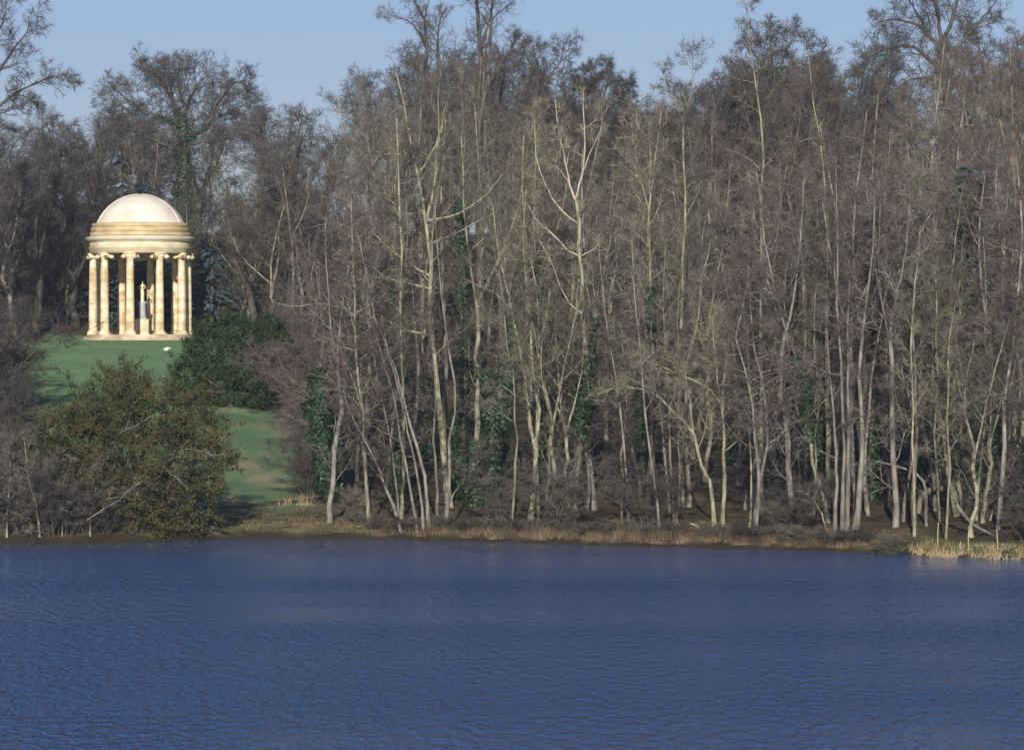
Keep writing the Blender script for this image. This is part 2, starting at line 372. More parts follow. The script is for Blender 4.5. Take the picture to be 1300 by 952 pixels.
# ------------------------------------------------------------------ the setting
def sstep(a, b, v): t = np.clip((v - a) / (b - a), 0, 1); return t * t * (3 - 2 * t)
def wood_edge(y): return np.interp(y, [195, 205, 235, 262, 300, 330, 338], [-11, -10.2, -12, -13.2, -18.5, -23, -60])
def wood_mask(x, y):
    wob = 1.2 * np.sin(y * .5) + .7 * np.sin(y * 1.3 + x)
    r = sstep(-1.5, 1.5, x + wob - wood_edge(y))
    lf = sstep(-1.5, 1.5, -(x + wob) - np.interp(y, [195, 230, 320], [24, 27, 38]))
    back = sstep(-1, 2, y - 334 + wob)
    return np.maximum(np.maximum(r, lf), back)
def make_ground():
    xs = np.concatenate([-np.geomspace(6000, 66, 26), np.arange(-64, 64.1, .8), np.geomspace(66, 6000, 26)])
    ys = np.concatenate([-np.geomspace(1500, 5, 12), np.arange(0, 160, 4), np.arange(160, 172, 1.2), np.arange(172, 200, .25), np.arange(200, 346, .9), np.geomspace(347, 9000, 36)])
    X, Y = np.meshgrid(xs, ys, indexing='ij'); Z = H(X, Y)
    nx, ny = X.shape; i, j = np.meshgrid(np.arange(nx - 1), np.arange(ny - 1), indexing='ij'); a = i * ny + j
    me = build_mesh('ground', np.stack([X, Y, Z], -1), [np.stack([a, a + ny, a + ny + 1, a + 1], -1).reshape(-1, 4)], M['ground'], True)
    d = Y - shore(X)
    R = wood_mask(X, Y); G = 1 - sstep(255, 266, Y); B = (1 - sstep(7, 15, d)) * .85 * np.ones_like(X)
    R = R * sstep(1.0, 5, d)
    c = me.color_attributes.new('cover', 'FLOAT_COLOR', 'POINT')
    c.data.foreach_set('color', np.stack([R, G, B, np.ones_like(R)], -1).astype(np.float32).ravel())
    md = me.attributes.new('mud', 'FLOAT', 'POINT'); md.data.foreach_set('value', (1 - sstep(.2, 1.3, d + .3 * np.sin(X * 1.7))).astype(np.float32).ravel())
    tag(link('ground', me), kind='structure')
make_ground()
B = MB(); xs = np.concatenate([[-700, -200, -60], np.arange(-50, 51, 5), [60, 200, 700]]); ys = np.array([50, 80, 110, 140, 170, 190, 215])
X, Y = np.meshgrid(xs, ys, indexing='ij'); a = (np.arange(len(xs) - 1)[:, None] * len(ys) + np.arange(len(ys) - 1)[None]).ravel()
B.add(np.stack([X, Y, X * 0], -1), np.stack([a, a + len(ys), a + len(ys) + 1, a + 1], -1))
tag(B.build('lake_water', M['water']), kind='structure')
# earth path along the top of the bank
xs = np.linspace(-16.5, 1.5, 60); yc = shore(xs) + 13.6 + .5 * np.sin(xs * .5) - np.clip(xs + 9, 0, 20) * .35
wv = np.array([-.85, -.4, 0, .4, .85]); X = np.repeat(xs[:, None], 5, 1); Y = yc[:, None] + wv[None] * (1 + .25 * np.sin(xs * 3))[:, None]
B = MB(); a = (np.arange(59)[:, None] * 5 + np.arange(4)[None]).ravel()
B.add(np.stack([X, Y, H(X, Y) + .05 - .02 * np.abs(wv)[None]], -1), np.stack([a, a + 5, a + 6, a + 1], -1))
tag(B.build('path', M['path'], smooth=True), kind='structure')

# ------------------------------------------------------------------ temple
TX, TY, TZ = (178.3 - 650) / FPX * 322, 322.0, 10.41
def make_temple():
    root = link('domed_temple', None, None, (TX, TY, 9.9)); tag(root, 'round golden stone temple with ten columns and a pale dome on the lawn', 'temple')
    o = 10.41 - 9.9
    for r0, z0, z1 in ((4.72, -.25, .17), (4.45, .172, .34), (4.2, .342, o)):
        b = MB(); b.lathe([(0, z0), (r0 - .01, z0), (r0, z0 + .01), (r0, z1 - .02), (r0 - .02, z1), (0, z1)], 72); b.build('step', M['stone_step'], root)
    # column: shaft with base and capital
    b = MB(); b.lathe([(.335, .36), (.34, .45), (.335, 1.6), (.318, 3.2), (.295, 4.8), (.272, 5.85), (.30, 5.93), (.275, 5.98)], 20); sh = b.mesh('column', M['stone'], True)
    b = MB(); b.box(-.46, .46, -.46, .46, 0, .13)
    b.lathe([(.0, .131), (.45, .131), (.465, .18), (.44, .235), (.37, .25), (.355, .29), (.385, .31), (.40, .34), (.36, .372), (.1, .372)], 20); ba = b.mesh('base', M['stone'], False)
    b = MB(); b.lathe([(.27, 5.97), (.36, 6.05), (.40, 6.12), (.36, 6.2), (0, 6.2)], 20)
    b.box(-.44, .44, -.42, .42, 6.24, 6.36)
    b.box(-.5, .5, -.36, .36, 6.15, 6.238)
    for sx in (-1, 1):
        for sy in (-1, 1):
            c = np.array([sx * .47, sy * .30, 6.06]); dx = np.array([sx * .7, sy * .7, 0]) * .16
            P = np.stack([c - dx, c - dx * .3, c + dx * .3, c + dx])[None]
            b.tubes(P, np.array([[.10, .165, .165, .11]]), 12)
            b.tubes(np.stack([c - dx * 1.2, c + dx * 1.25])[None], np.array([[.05, .06]]), 8)
        P = np.array([[[sx * .47, -.3, 6.06], [sx * .43, -.1, 6.07], [sx * .43, .1, 6.07], [sx * .47, .3, 6.06]]]); b.tubes(P, np.array([[.15, .10, .10, .15]]), 10)
    ca = b.mesh('capital', M['stone_pale'], True)
    for k in range(10):
        th = radians(-7.2 + 36 * k); x, y = 3.72 * sin(th), -3.72 * cos(th)
        c = link('column', sh, root, (x, y, o), th)
        link('base', ba, c); link('capital', ca, c)
    zb = o + 6.36
    def ring(name, prof, m):
        b = MB(); b.lathe(np.array(prof) + np.array([0, zb]), 96, loop=True); return b.build(name, m, root)
    ring('architrave', [(3.36, 0), (4.0, 0), (4.0, .2), (4.04, .21), (4.04, .4), (4.09, .42), (4.09, .47), (3.36, .47)], M['stone_pale'])
    ring('frieze', [(3.36, .472), (3.98, .472), (3.98, .86), (3.36, .86)], M['stone_pale'])
    ring('cornice', [(3.36, .862), (4.03, .862), (4.07, .95), (4.14, 1.0), (4.27, 1.02), (4.27, 1.13), (4.32, 1.16), (4.34, 1.24), (4.02, 1.30), (3.36, 1.30)], M['dome'])
    at1 = ring('attic_course', [(3.3, 1.302), (3.96, 1.302), (3.96, 1.62), (3.93, 1.64), (3.3, 1.64)], M['stone_ochre'])
    ring('attic_course', [(3.3, 1.642), (3.89, 1.642), (3.89, 2.0), (3.87, 2.02), (3.3, 2.02)], M['stone_ochre'])
    ring('attic_course', [(3.2, 2.022), (3.79, 2.022), (3.79, 2.34), (3.5, 2.40), (3.2, 2.40)], M['stone_ochre'])
    a = np.linspace(0, pi / 2, 22)
    RC = (3.47 ** 2 + 2.32 ** 2) / 4.64; b_ = np.linspace(math.asin((RC - 2.32) / RC), pi / 2, 22); out = np.stack([RC * np.cos(b_), 2.36 + RC * np.sin(b_) - (RC - 2.32)], 1); inn = np.stack([3.25 * np.cos(a[::-1]), 1.4 + 2.9 * np.sin(a[::-1])], 1)
    b = MB(); b.lathe(np.concatenate([out, inn]) + np.array([0, zb]), 64, loop=True); d = b.build('dome', M['dome'], root, True)
    n = len(out)
    for k in range(8):
        th = radians(22 + 45 * k); pts = np.stack([out[:-1, 0] * sin(th), -out[:-1, 0] * cos(th), out[:-1, 1] + zb + .005], 1)
        b = MB(); b.tubes(pts[None], np.linspace(.05, .02, n - 1)[None], 6); b.build('rib', M['dome'], d)
    # pedestal in the middle
    p = link('pedestal', None, None, (TX + .15, TY, TZ)); tag(p, 'pale stone block with grey drum pedestal inside the round temple', 'pedestal')
    b = MB(); b.box(-.52, .52, -.52, .52, -.02, 1.12); b.box(-.56, .56, -.56, .56, 1.122, 1.22); b.box(-.57, .57, -.57, .57, -.03, .12); b.build('plinth', M['stone_pale'], p)
    b = MB(); b.lathe([(0, 1.21), (.36, 1.21), (.36, 1.33), (.30, 1.4), (.275, 1.45), (.27, 2.35), (.30, 2.42), (.35, 2.5), (.35, 2.6), (0, 2.6)], 28); b.build('drum', M['grey_marble'], p, True)
    # gilded statue: standing figure with weight on one leg, one arm bent across the body
    v = [(0, 0, .86, .125, .10), (0, -.01, 1.02, .095, .08), (.01, -.01, 1.16, .105, .085), (.015, 0, 1.28, .11, .08), (.02, -.01, 1.39, .045, .045), (.025, -.03, 1.50, .062, .07), (.025, -.03, 1.58, .05, .06),
         (.17, 0, 1.31, .05, .05), (.235, .01, 1.06, .04, .04), (.10, -.15, .98, .032, .032), (.02, -.19, 1.02, .026, .026),
         (-.14, 0, 1.30, .05, .05), (-.21, -.02, 1.05, .04, .04), (-.13, -.15, .86, .032, .032), (-.06, -.18, .80, .026, .026),
         (.085, 0, .78, .095, .09), (.08, -.04, .46, .065, .065), (.085, .02, .10, .042, .045), (.085, -.10, .05, .038, .03),
         (-.075, 0, .78, .095, .09), (-.055, .0, .44, .066, .066), (-.075, .04, .09, .042, .045), (-.085, -.09, .05, .038, .03)]
    e = [(0, 1), (1, 2), (2, 3), (3, 4), (4, 5), (5, 6), (3, 7), (7, 8), (8, 9), (9, 10), (3, 11), (11, 12), (12, 13), (13, 14), (0, 15), (15, 16), (16, 17), (17, 18), (0, 19), (19, 20), (20, 21), (21, 22)]
    me = bpy.data.meshes.new('body'); me.from_pydata([q[:3] for q in v], e, []); me.materials.append(M['gilt'])
    st = link('gilded_statue', None, None, (TX + .15, TY, TZ + 2.6)); tag(st, 'gilded standing statue on the pedestal under the dome', 'statue')
    bo = link('body', me, st); sk = bo.modifiers.new('skin', 'SKIN'); lay = me.skin_vertices[0] if len(me.skin_vertices) else None
    if lay is None:
        bpy.context.view_layer.objects.active = bo
        import bmesh; bm = bmesh.new(); bm.from_mesh(me); bm.verts.layers.skin.verify(); bm.to_mesh(me); bm.free(); lay = me.skin_vertices[0]
    for q, s in zip(v, lay.data): s.radius = (q[3], q[4])
    lay.data[0].use_root = True
    bo.modifiers.new('smooth', 'SUBSURF').render_levels = 2
    b = MB(); a = np.linspace(0, 2 * pi, 25)[:-1]; prof = [(.16, .02), (.155, .2), (.15, .45), (.165, .7), (.15, .84)]
    V = np.array([[(r + .018 * sin(a_ * 9 + z * 3)) * cos(a_), (r * .8 + .018 * sin(a_ * 9)) * sin(a_) + .02, z] for r, z in prof for a_ in a]); i = np.arange(24)
    b.add(V, np.concatenate([np.stack([k * 24 + i, k * 24 + (i + 1) % 24, (k + 1) * 24 + (i + 1) % 24, (k + 1) * 24 + i], 1) for k in range(4)])); b.build('drapery', M['gilt'], st, True)
    b = MB(); b.lathe([(0, 0), (.22, 0), (.21, .05), (0, .05)], 16); b.build('statue_base', M['gilt'], st)
make_temple()
# small white stone lying on the lawn in front of the temple
g = ground(212, 445); b = MB(); th = np.linspace(0, pi, 7); ph = np.linspace(0, 2 * pi, 11)[:-1]
V = np.array([[.30 * sin(t) * cos(p) * (1 + .12 * sin(3 * p + t)), .2 * sin(t) * sin(p), .16 * cos(t) + .05 * cos(p + 1) * sin(t)] for t in th for p in ph]); i = np.arange(10)
b.add(V, np.concatenate([np.stack([k * 10 + i, k * 10 + (i + 1) % 10, (k + 1) * 10 + (i + 1) % 10, (k + 1) * 10 + i], 1) for k in range(6)]))
tag(b.build('white_stone', M['white_rock'], smooth=True, loc=g + np.array([0, 0, .10])), 'small white stone lying on the mown lawn before the temple', 'stone')

# ------------------------------------------------------------------ country house far behind the wood
def make_house():
    Yh = 440.; s = Yh / FPX; X0, X1 = (640 - 650) * s, (1155 - 650) * s; ztop = EYE + (450 - 147) * s; gz = float(H(20, Yh)) - .5
    root = link('country_house', None, None, ((X0 + X1) / 2, Yh, gz)); tag(root, 'long pale stone country house seen through the treetops', 'house')
    hx = (X1 - X0) / 2; h = ztop - gz
    b = MB(); b.box(-hx, hx, 0, 16, 0, h - 1.6); b.build('wall', M['house_stone'], root)
    b = MB(); b.box(-hx - .5, hx + .5, -.6, 16.6, h - 1.598, h - 1.0); b.build('cornice', M['house_trim'], root)
    b = MB(); b.box(-hx, hx, -.1, .3, h - .998, h); b.build('parapet', M['house_trim'], root)
    b = MB(); b.add([(-hx + 1, 1, h - .99), (hx - 1, 1, h - .99), (hx - 1, 15, h - .99), (-hx + 1, 15, h - .99), (-hx + 5, 8, h + .8), (hx - 5, 8, h + .8)], [(0, 1, 5, 4), (2, 3, 4, 5)], [(1, 2, 5), (3, 0, 4)]); rf = b.build('roof', M['house_roof'], root)
    for cx in (-hx + 3.2, -hx + 14, hx - 12, hx - 3):
        b = MB(); b.box(cx - .9, cx + .9, 6, 7.4, h - .5, h + 1.3); b.build('chimney', M['house_trim'], rf)
    wn_ = MB(); wn_.box(-.65, .65, -.06, .05, 0, 2.6); fr = wn_.mesh('window', M['house_trim'])
    pn = MB(); pn.box(-.5, .5, -.075, -.061, .12, 2.48); pm = pn.mesh('pane', M['pane'])
    n = int(2 * hx / 3.4)
    for k in range(n):
        for zz in (h - 5.2, h - 9.6):
            w = link('window', fr, root, (-hx + 1.7 + k * (2 * hx - 3.4) / (n - 1), 0, zz)); link('pane', pm, w)
make_house()

# ------------------------------------------------------------------ evergreens
def evergreen(name, lobes, Y, leafm, barkm, label, base, rng, dens=34, spray=.42, leaf=.055, up=.55, limbs=14, per=7, pale=None, depth=1.0, cat='shrub', zsq=1.0, inner=.25, clump=.6, plume_up=.5):
    """lobes: (px, py, radius px) circles of the outline; each becomes a rounded mass of leafy sprays at depth Y"""
    s = Y / FPX
    root = link(name, None, None, base); tag(root, label, cat)
    C = []; 
    for k, (px, py, r) in enumerate(lobes):
        p = at(px, py, Y); C.append([p[0], p[1] + rng.normal(0, .5) * depth, p[2], r * s])
    C = np.array(C); B = MB()
    pts = []; nor = []
    for k, (x, y, z, r) in enumerate(C):
        n = int(dens * 4 * pi * r * r)
        # plumes that point outwards and up from the mass, over a looser inner shell
        m_ = max(10, n // 30); dc = nrm(rng.normal(size=(m_, 3))); ax_ = nrm(dc + np.array([0, 0, plume_up]) + rng.normal(0, .3, (m_, 3))); ic = rng.integers(m_, size=n)
        tl = rng.random(n) ** .8; Lp = clump * rng.uniform(.6, 1.7, m_)[ic]; side_ = np.cross(ax_[ic], nrm(rng.normal(size=(n, 3))))
        c0 = dc * (r * (.80 - inner * rng.random(m_) ** 2))[:, None]
        q_ = c0[ic] + ax_[ic] * (tl * Lp)[:, None] + side_ * (clump * .48 * (1 - .75 * tl) * rng.random(n) ** .5)[:, None] * np.array([1, 1, .6])
        d = nrm(ax_[ic] + side_ * .6); u_ = rng.random(n) < .34; du = nrm(rng.normal(size=(n, 3))); d = np.where(u_[:, None], du, d)
        q_ = np.where(u_[:, None], du * (r * (.85 - .3 * rng.random(n)))[:, None], q_); rad = np.linalg.norm(q_, axis=1); dq = q_ / rad[:, None]
        lump = 1 + .10 * np.sin(d[:, 0] * 7 + k) * np.sin(d[:, 2] * 8 + 2 * k) + .07 * np.sin(d[:, 1] * 13 + d[:, 2] * 11)
        p = np.array([x, y, z]) + dq * (rad * (.6 + .4 * lump))[:, None] * np.array([1, depth, zsq])
        inside = np.zeros(n, bool)
        for j, q in enumerate(C):
            if j != k: inside |= np.linalg.norm((p - q[:3]) / np.array([1, depth, 1]), axis=1) < q[3] * .72
        gap = np.sin(d[:, 0] * 9 + 3 * k) * np.sin(d[:, 2] * 10 + k) * np.sin(d[:, 1] * 8) < -.42
        keep = ~inside & ~gap & (p[:, 2] > H(p[:, 0], p[:, 1]) + .05)
        pts.append(p[keep]); nor.append(d[keep])
    p = np.concatenate(pts); d = np.concatenate(nor); n = len(p)
    ax = nrm(d * .8 + np.array([0, 0, up]) + rng.normal(0, .45, d.shape)); L = spray * rng.uniform(.5, 1.25, n)
    # every spray: `per` pointed leaf-clusters along its axis
    t = np.tile(np.linspace(.0, 1, per), (n, 1)); c = p[:, None] + ax[:, None] * (t * L[:, None])[..., None]
    U, V = frame(ax); a = rng.random((n, per)) * 6.28
    side = np.cos(a)[..., None] * U[:, None] + np.sin(a)[..., None] * V[:, None]
    ld = nrm(side + ax[:, None] * .75 + rng.normal(0, .2, side.shape)); wd = nrm(np.cross(ld, ax[:, None] + .3 * rng.normal(size=side.shape)))
    ll = (leaf * 2.6 * rng.uniform(.6, 1.3, (n, per)) * (1.1 - .5 * t))[..., None]; lw = ll * .30
    v = np.stack([c - wd * lw * .5, c + ld * ll * .6 + wd * lw, c + ld * ll, c + ld * ll * .6 - wd * lw], 2).reshape(-1, 3) - np.array(base)
    i = np.arange(n * per) * 4
    B.add(v, np.concatenate([np.stack([i, i + 1, i + 2], 1), np.stack([i, i + 2, i + 3], 1)]))
    B.build('foliage', leafm, root)
    # trunk and limbs that reach into the masses
    T = MB(); b0 = np.zeros(3); top = np.array([C[:, 0].mean(), C[:, 1].mean(), C[:, 2].mean()]) - base
    tr = smooth_path([[*(b0 - [0, 0, .3]), .34], [*(top * .5 + [.2, 0, 0]), .26], [*top, .15]], 8); T.tubes(tr[None, :, :3], tr[None, :, 3], 8); T.build('trunk', barkm, root, True)
    for k, q in enumerate(C):
        e = q[:3] - base; st = tr[min(7, 2 + k % 5), :3]; mid = (st + e) / 2 + rng.normal(0, .3, 3)
        r = smooth_path([[*st, .12], [*mid, .08], [*e, .05]], 6); T = MB(); T.tubes(r[None, :, :3], r[None, :, 3], 5); T.build('limb', M['bark_dark'], root, True)
    for k, pth in enumerate(pale or []):
        rows = [[*(at(x, y, Y - dy) - base), r * .7] for x, y, dy, r in pth]; r = smooth_path(rows, 8); T = MB(); r[1:, :3] += rng.normal(0, .05, (7, 3)); r[:, 3] *= .75; T.tubes(r[None, :, :3], r[None, :, 3], 5)
        P1, R1 = spawn(r[None, :, :3], r[None, :, 3], 14, .2, 1, .7, .7, 4, .05, .2, rng); T.tubes(P1, R1, 3)
        T.build('bare_branch', M['bark_grey'], root, True)
    return root
rng = np.random.default_rng(3)
yb = ground(165, 676)
evergreen('yew_tree', [(150, 492, 24), (176, 496, 22), (112, 520, 26), (150, 528, 36), (205, 530, 36), (245, 520, 27), (258, 545, 24), (75, 545, 26), (60, 575, 28), (105, 570, 42), (160, 580, 48), (215, 585, 44),
           (258, 585, 28), (283, 588, 15), (262, 615, 22), (70, 615, 32), (120, 620, 40), (175, 625, 42), (225, 630, 36), (255, 645, 20), (215, 655, 24), (150, 650, 30), (95, 655, 26)], yb[1],
          M['yew_olive'], M['bark_brown'], 'large olive brown yew overhanging the water below the lawn', yb, rng, dens=68, spray=.34, leaf=.042, up=.5, depth=1.15, inner=.35, clump=.85, plume_up=.35,
          pale=[[(150, 552, 1.8, .05), (170, 540, 2.3, .045), (192, 528, 2.2, .03)], [(235, 570, 1.6, .05), (262, 575, 2.0, .04), (285, 577, 2.0, .02)], [(208, 598, 1.8, .05), (225, 606, 2.2, .05), (240, 622, 2.2, .03)],
                [(110, 660, 2.2, .06), (140, 640, 2.6, .05), (183, 612, 2.6, .03)], [(72, 572, 2.0, .04), (98, 585, 2.2, .03)]])
rng = np.random.default_rng(4)
hb = ground(292, 517)
evergreen('yew_bush', [(245, 470, 30), (235, 490, 22), (275, 452, 38), (305, 430, 26), (315, 460, 44), (345, 450, 32), (340, 425, 20), (285, 488, 30), (320, 490, 30), (350, 480, 26), (262, 432, 22), (290, 418, 18), (255, 497, 20), (365, 445, 14), (300, 503, 20), (272, 503, 16), (335, 503, 20), (318, 508, 14)], hb[1] + 1,
          M['yew_dark'], M['bark_dark'], 'rounded dark green yew bush on the slope beside the temple', hb, rng, dens=56, spray=.40, leaf=.055, up=.5, depth=1.0, per=7, inner=.3, clump=.55)

def conifer(px, py, h, w, label, rng, twist=0., Yo=None, m='cedar_blue'):
    g = ground(px, py) if Yo is None else np.array([(px - 650) / FPX * Yo, Yo, float(H((px - 650) / FPX * Yo, Yo))])
    root = link('blue_conifer', None, None, g); tag(root, label, 'conifer')
    tr = smooth_path([[0, 0, -.3, w * .05], [.1, 0, h * .5, w * .03], [0, 0, h, .03]], 10); T = MB(); T.tubes(tr[None, :, :3], tr[None, :, 3], 7); T.build('trunk', M['bark_dark'], root, True)
    n = int(h * 9); t = np.sort(rng.random(n)) * .96 + .02; a = np.arange(n) * 2.4 + rng.normal(0, .4, n)
    L = w * (1 - t) ** .8 * rng.uniform(.65, 1.1, n) + .3
    K = 6; u = np.linspace(0, 1, K)
    P = np.stack([np.cos(a)[:, None] * L[:, None] * u, np.sin(a)[:, None] * L[:, None] * u, (t * h)[:, None] + L[:, None] * (.10 * u - .32 * u ** 2)], -1)
    b = MB(); b.tubes(P, np.linspace(.045, .008, K)[None] * np.ones((n, 1)), 4); b.build('limb', M['bark_dark'], root)
    # hanging flat sprays along each limb
    m_ = 60; tt = rng.random((n, m_)) ** .7; i = np.minimum((tt * (K - 1)).astype(int), K - 2); wq = (tt * (K - 1) - i)[..., None]; ar = np.arange(n)[:, None]
    c = P[ar, i] * (1 - wq) + P[ar, i + 1] * wq
    lat = np.stack([-np.sin(a), np.cos(a), np.zeros(n)], -1)[:, None]; out = np.stack([np.cos(a), np.sin(a), np.zeros(n)], -1)[:, None]
    sgn = rng.choice([-1., 1.], (n, m_, 1)); d = nrm(lat * sgn * rng.uniform(.3, 1, (n, m_, 1)) + out * .8 + np.array([0, 0, -.25]) + rng.normal(0, .2, (n, m_, 3)))
    ll = (.55 * rng.uniform(.5, 1.2, (n, m_)) * (1.15 - .6 * tt))[..., None]; wd = nrm(np.cross(d, np.array([0, 0, 1.]) + .5 * rng.normal(size=d.shape))) * ll * .16
    v = np.stack([c, c + d * ll * .5 + wd, c + d * ll + np.array([0, 0, -.08]), c + d * ll * .5 - wd], 2).reshape(-1, 3); i = np.arange(n * m_) * 4
    b = MB(); b.add(v, np.concatenate([np.stack([i, i + 1, i + 2], 1), np.stack([i, i + 2, i + 3], 1)])); b.build('foliage', M[m], root)
rng = np.random.default_rng(5)
conifer(268, 0, 7.4, 4.4, 'blue green conifer with drooping sprays just right of the temple columns', rng, Yo=331)
conifer(182, 0, 12.5, 4.2, 'blue green conifer standing directly behind the temple', rng, Yo=338)
conifer(128, 0, 9, 3.6, 'dark blue green conifer behind the temple beside a broad bare tree', rng, Yo=340)
conifer(155, 0, 13.2, 3.8, 'tall blue green conifer rising above the temple dome', rng, Yo=352)
conifer(1228, 0, 16.0, 3.2, 'blue green conifer deep in the lakeside wood', rng, Yo=211)
conifer(1005, 0, 8, 3.0, 'low dark conifer beneath the bare trees of the wood', rng, Yo=268, m='yew_dark')
conifer(225, 0, 7, 4.0, 'dark green evergreen below the ivy clad dome crowned tree', rng, Yo=343, m='yew_dark')

# ------------------------------------------------------------------ traced trees by the water and on the skyline
def hero(name, stems, label, bark='bark_olive', twig='twig_olive', seed=1, Y=None, base=None, trunks=1, crown=None, ivy=None, cat='tree', lean=0., limb_mat=None, K=14, crown_stems=None, group=None):
    """stems: (points in photo pixels, r0, r1 in metres[, lean in metres])"""
    rng = np.random.default_rng(seed)
    bp = stems[0][0][0]
    if base is None:
        base = ground(*bp) if Y is None else None
    if base is None:
        x = (bp[0] - 650) / FPX * Y; base = np.array([x, Y, float(H(x, Y))])
    Yb = base[1]; rows = []
    for k, s in enumerate(stems):
        ln = s[3] if len(s) > 3 else lean
        q = px_stem(s[0], Yb, s[1], s[2], rng, ln)
        if k < trunks:
            x, y = q[0, 0], q[0, 1]
            if k: y = q[0, 1] = Yb + rng.uniform(-.3, .3)
            y = q[0, 1] = max(y, float(shore(x)) + .5)
            q[0, 2] = float(H(x, y))
        q[:, 3] *= .74 if Yb < 250 else .9
        rows.append(q)
    if limb_mat: 
        for q in rows[trunks:]: q[:, 3] *= .72
    # hook every limb onto the nearest traced point of the trunks
    if len(rows) > trunks:
        body = [smooth_path(r, 40) for r in rows]
        for k in range(trunks, len(rows)):
            pool = np.concatenate(body[:k]); e = rows[k][0, :3]; j = np.argmin(((pool[:, :3] - e) ** 2 * np.array([1, .05, 1])).sum(1))
            dy = pool[j, 1] - e[1]; rows[k][:, 1] += dy; rows[k][0, :3] = pool[j, :3]; rows[k][:, 3] *= min(1, pool[j, 3] / rows[k][0, 3]); body[k] = smooth_path(rows[k], 40)
    return plant_tree(name, rows, rng, M[bark], M[twig], label, cat, group, rows[0][0, :3], ivy, crown, trunks, K, M[limb_mat] if limb_mat else None, crown_stems)
ALD = dict(n1=1.9, t0=.25, len1=2.6, ang1=1.15, up1=.02, n2=6, n3=5, n4=4)
OLV = dict(n1=1.5, t0=.3, len1=3.4, ang1=.85, up1=.10, n2=6, n3=5, n4=4)
THIN = dict(n1=1.3, t0=.35, len1=2.2, ang1=.9, up1=.06, n2=6, n3=5, n4=4)
DOME = dict(n1=2.4, t0=.15, len1=3.6, ang1=.85, up1=.07, n2=7, n3=5, n4=4, wander=.2, f2=.6, f3=.6, l4=.6, twig=.012, fall1=.45)

hero('alder_tree', [([(470, 669), (466, 605), (464, 576), (461, 526), (456, 494), (452, 457), (451, 416), (449, 350), (446, 280), (445, 200)], .15, .03),
                    ([(461, 520), (455, 505), (446, 478), (436, 456)], .06, .02), ([(465, 590), (458, 560), (449, 540), (445, 526)], .05, .015)],
     'slender pale trunked alder standing alone at the grassy end of the bank', 'bark_olive', 'twig_purple', 11, crown=dict(ALD, len1=3.4))
hero('alder_clump', [([(546, 674), (540, 608), (529, 564), (518, 532), (510, 498), (494, 447), (478, 409), (468, 360), (455, 300)], .13, .03),
                     ([(511, 669), (496, 636), (483, 602), (472, 575), (460, 552), (445, 526), (436, 495)], .13, .025),
                     ([(508, 660), (503, 615), (499, 583), (490, 530), (484, 500), (474, 447), (466, 400)], .07, .02),
                     ([(531, 672), (521, 620), (510, 564), (505, 535), (499, 498), (487, 460), (476, 420)], .12, .03),
                     ([(538, 670), (527, 589), (521, 561), (513, 526), (503, 482), (491, 441), (484, 400)], .10, .03),
                     ([(557, 672), (554, 605), (551, 570), (553, 526), (551, 470), (546, 420)], .12, .03),
                     ([(565, 671), (571, 617), (570, 557), (577, 526), (574, 463), (563, 400), (556, 330), (552, 260)], .13, .03),
                     ([(571, 640), (580, 620), (600, 595), (621, 570)], .06, .02)],
     'fan of many thin alder stems spreading from one clump at the water', 'bark_grey', 'twig_purple', 12, trunks=7, crown=dict(ALD, n1=.95, len1=2.4, n4=4), K=12)
hero('bare_tree', [([(572, 645), (566, 580), (556, 500), (551, 447), (547, 399), (548, 336), (543, 295), (537, 257), (529, 217), (525, 191), (514, 147), (508, 110), (500, 80)], .26, .04),
                   ([(546, 280), (551, 239), (554, 195), (557, 160), (556, 120), (560, 80)], .13, .03), ([(532, 221), (551, 188), (560, 165), (566, 130)], .08, .02),
                   ([(546, 287), (584, 270), (609, 254), (632, 230), (642, 215)], .10, .025), ([(551, 314), (571, 300), (612, 278), (634, 267), (655, 262)], .10, .02),
                   ([(548, 346), (499, 320), (473, 295), (453, 275)], .11, .025), ([(548, 362), (525, 361), (489, 352), (464, 336), (442, 346)], .10, .02),
                   ([(524, 193), (483, 195), (461, 185), (446, 176)], .08, .02), ([(551, 430), (516, 418), (495, 408), (458, 401), (436, 393), (402, 385), (375, 390), (350, 384)], .11, .02),
                   ([(538, 262), (520, 272), (500, 274), (488, 290)], .06, .02), ([(562, 350), (556, 240), (565, 215), (586, 228), (600, 205), (622, 195)], .07, .02)],
     'tallest many limbed bare tree rising behind the fan of alder stems', 'bark_olive', 'twig_grey', 13, crown=dict(OLV, n1=1.0, t0=.3, len1=2.8, n4=4))
hero('bare_tree', [([(569, 640), (566, 520), (563, 383), (562, 320), (560, 264), (562, 220), (563, 179), (568, 130)], .24, .04)],
     'straight thick mossy trunk close behind the tallest many limbed tree', 'bark_olive', 'twig_olive', 14, Y=216, crown=dict(THIN, t0=.5, n1=1.6))
hero('bare_tree', [([(648, 675), (655, 589), (656, 548), (653, 526), (652, 476), (644, 447), (641, 400), (634, 350), (630, 300)], .09, .02), ([(653, 500), (636, 490), (625, 505)], .04, .012)],
     'thin crooked pale stem growing from the reeds next to a forked tree', 'bark_olive', 'twig_olive', 15, crown=THIN)
hero('bare_tree', [([(672, 666), (675, 640), (679, 605), (679, 567), (673, 542), (667, 494), (660, 441), (650, 395), (640, 350), (630, 300), (626, 260)], .20, .03),
                   ([(679, 567), (682, 551), (681, 491), (676, 447), (674, 419), (668, 360), (664, 300), (668, 240)], .14, .03),
                   ([(676, 447), (690, 420), (700, 385)], .06, .02), ([(650, 395), (628, 372), (606, 362), (585, 352)], .06, .02), ([(660, 441), (640, 420), (615, 405)], .05, .015)],
     'pale olive tree forking into two long stems low above the bank', 'bark_olive', 'twig_olive', 16, crown=dict(OLV, n1=1.3))
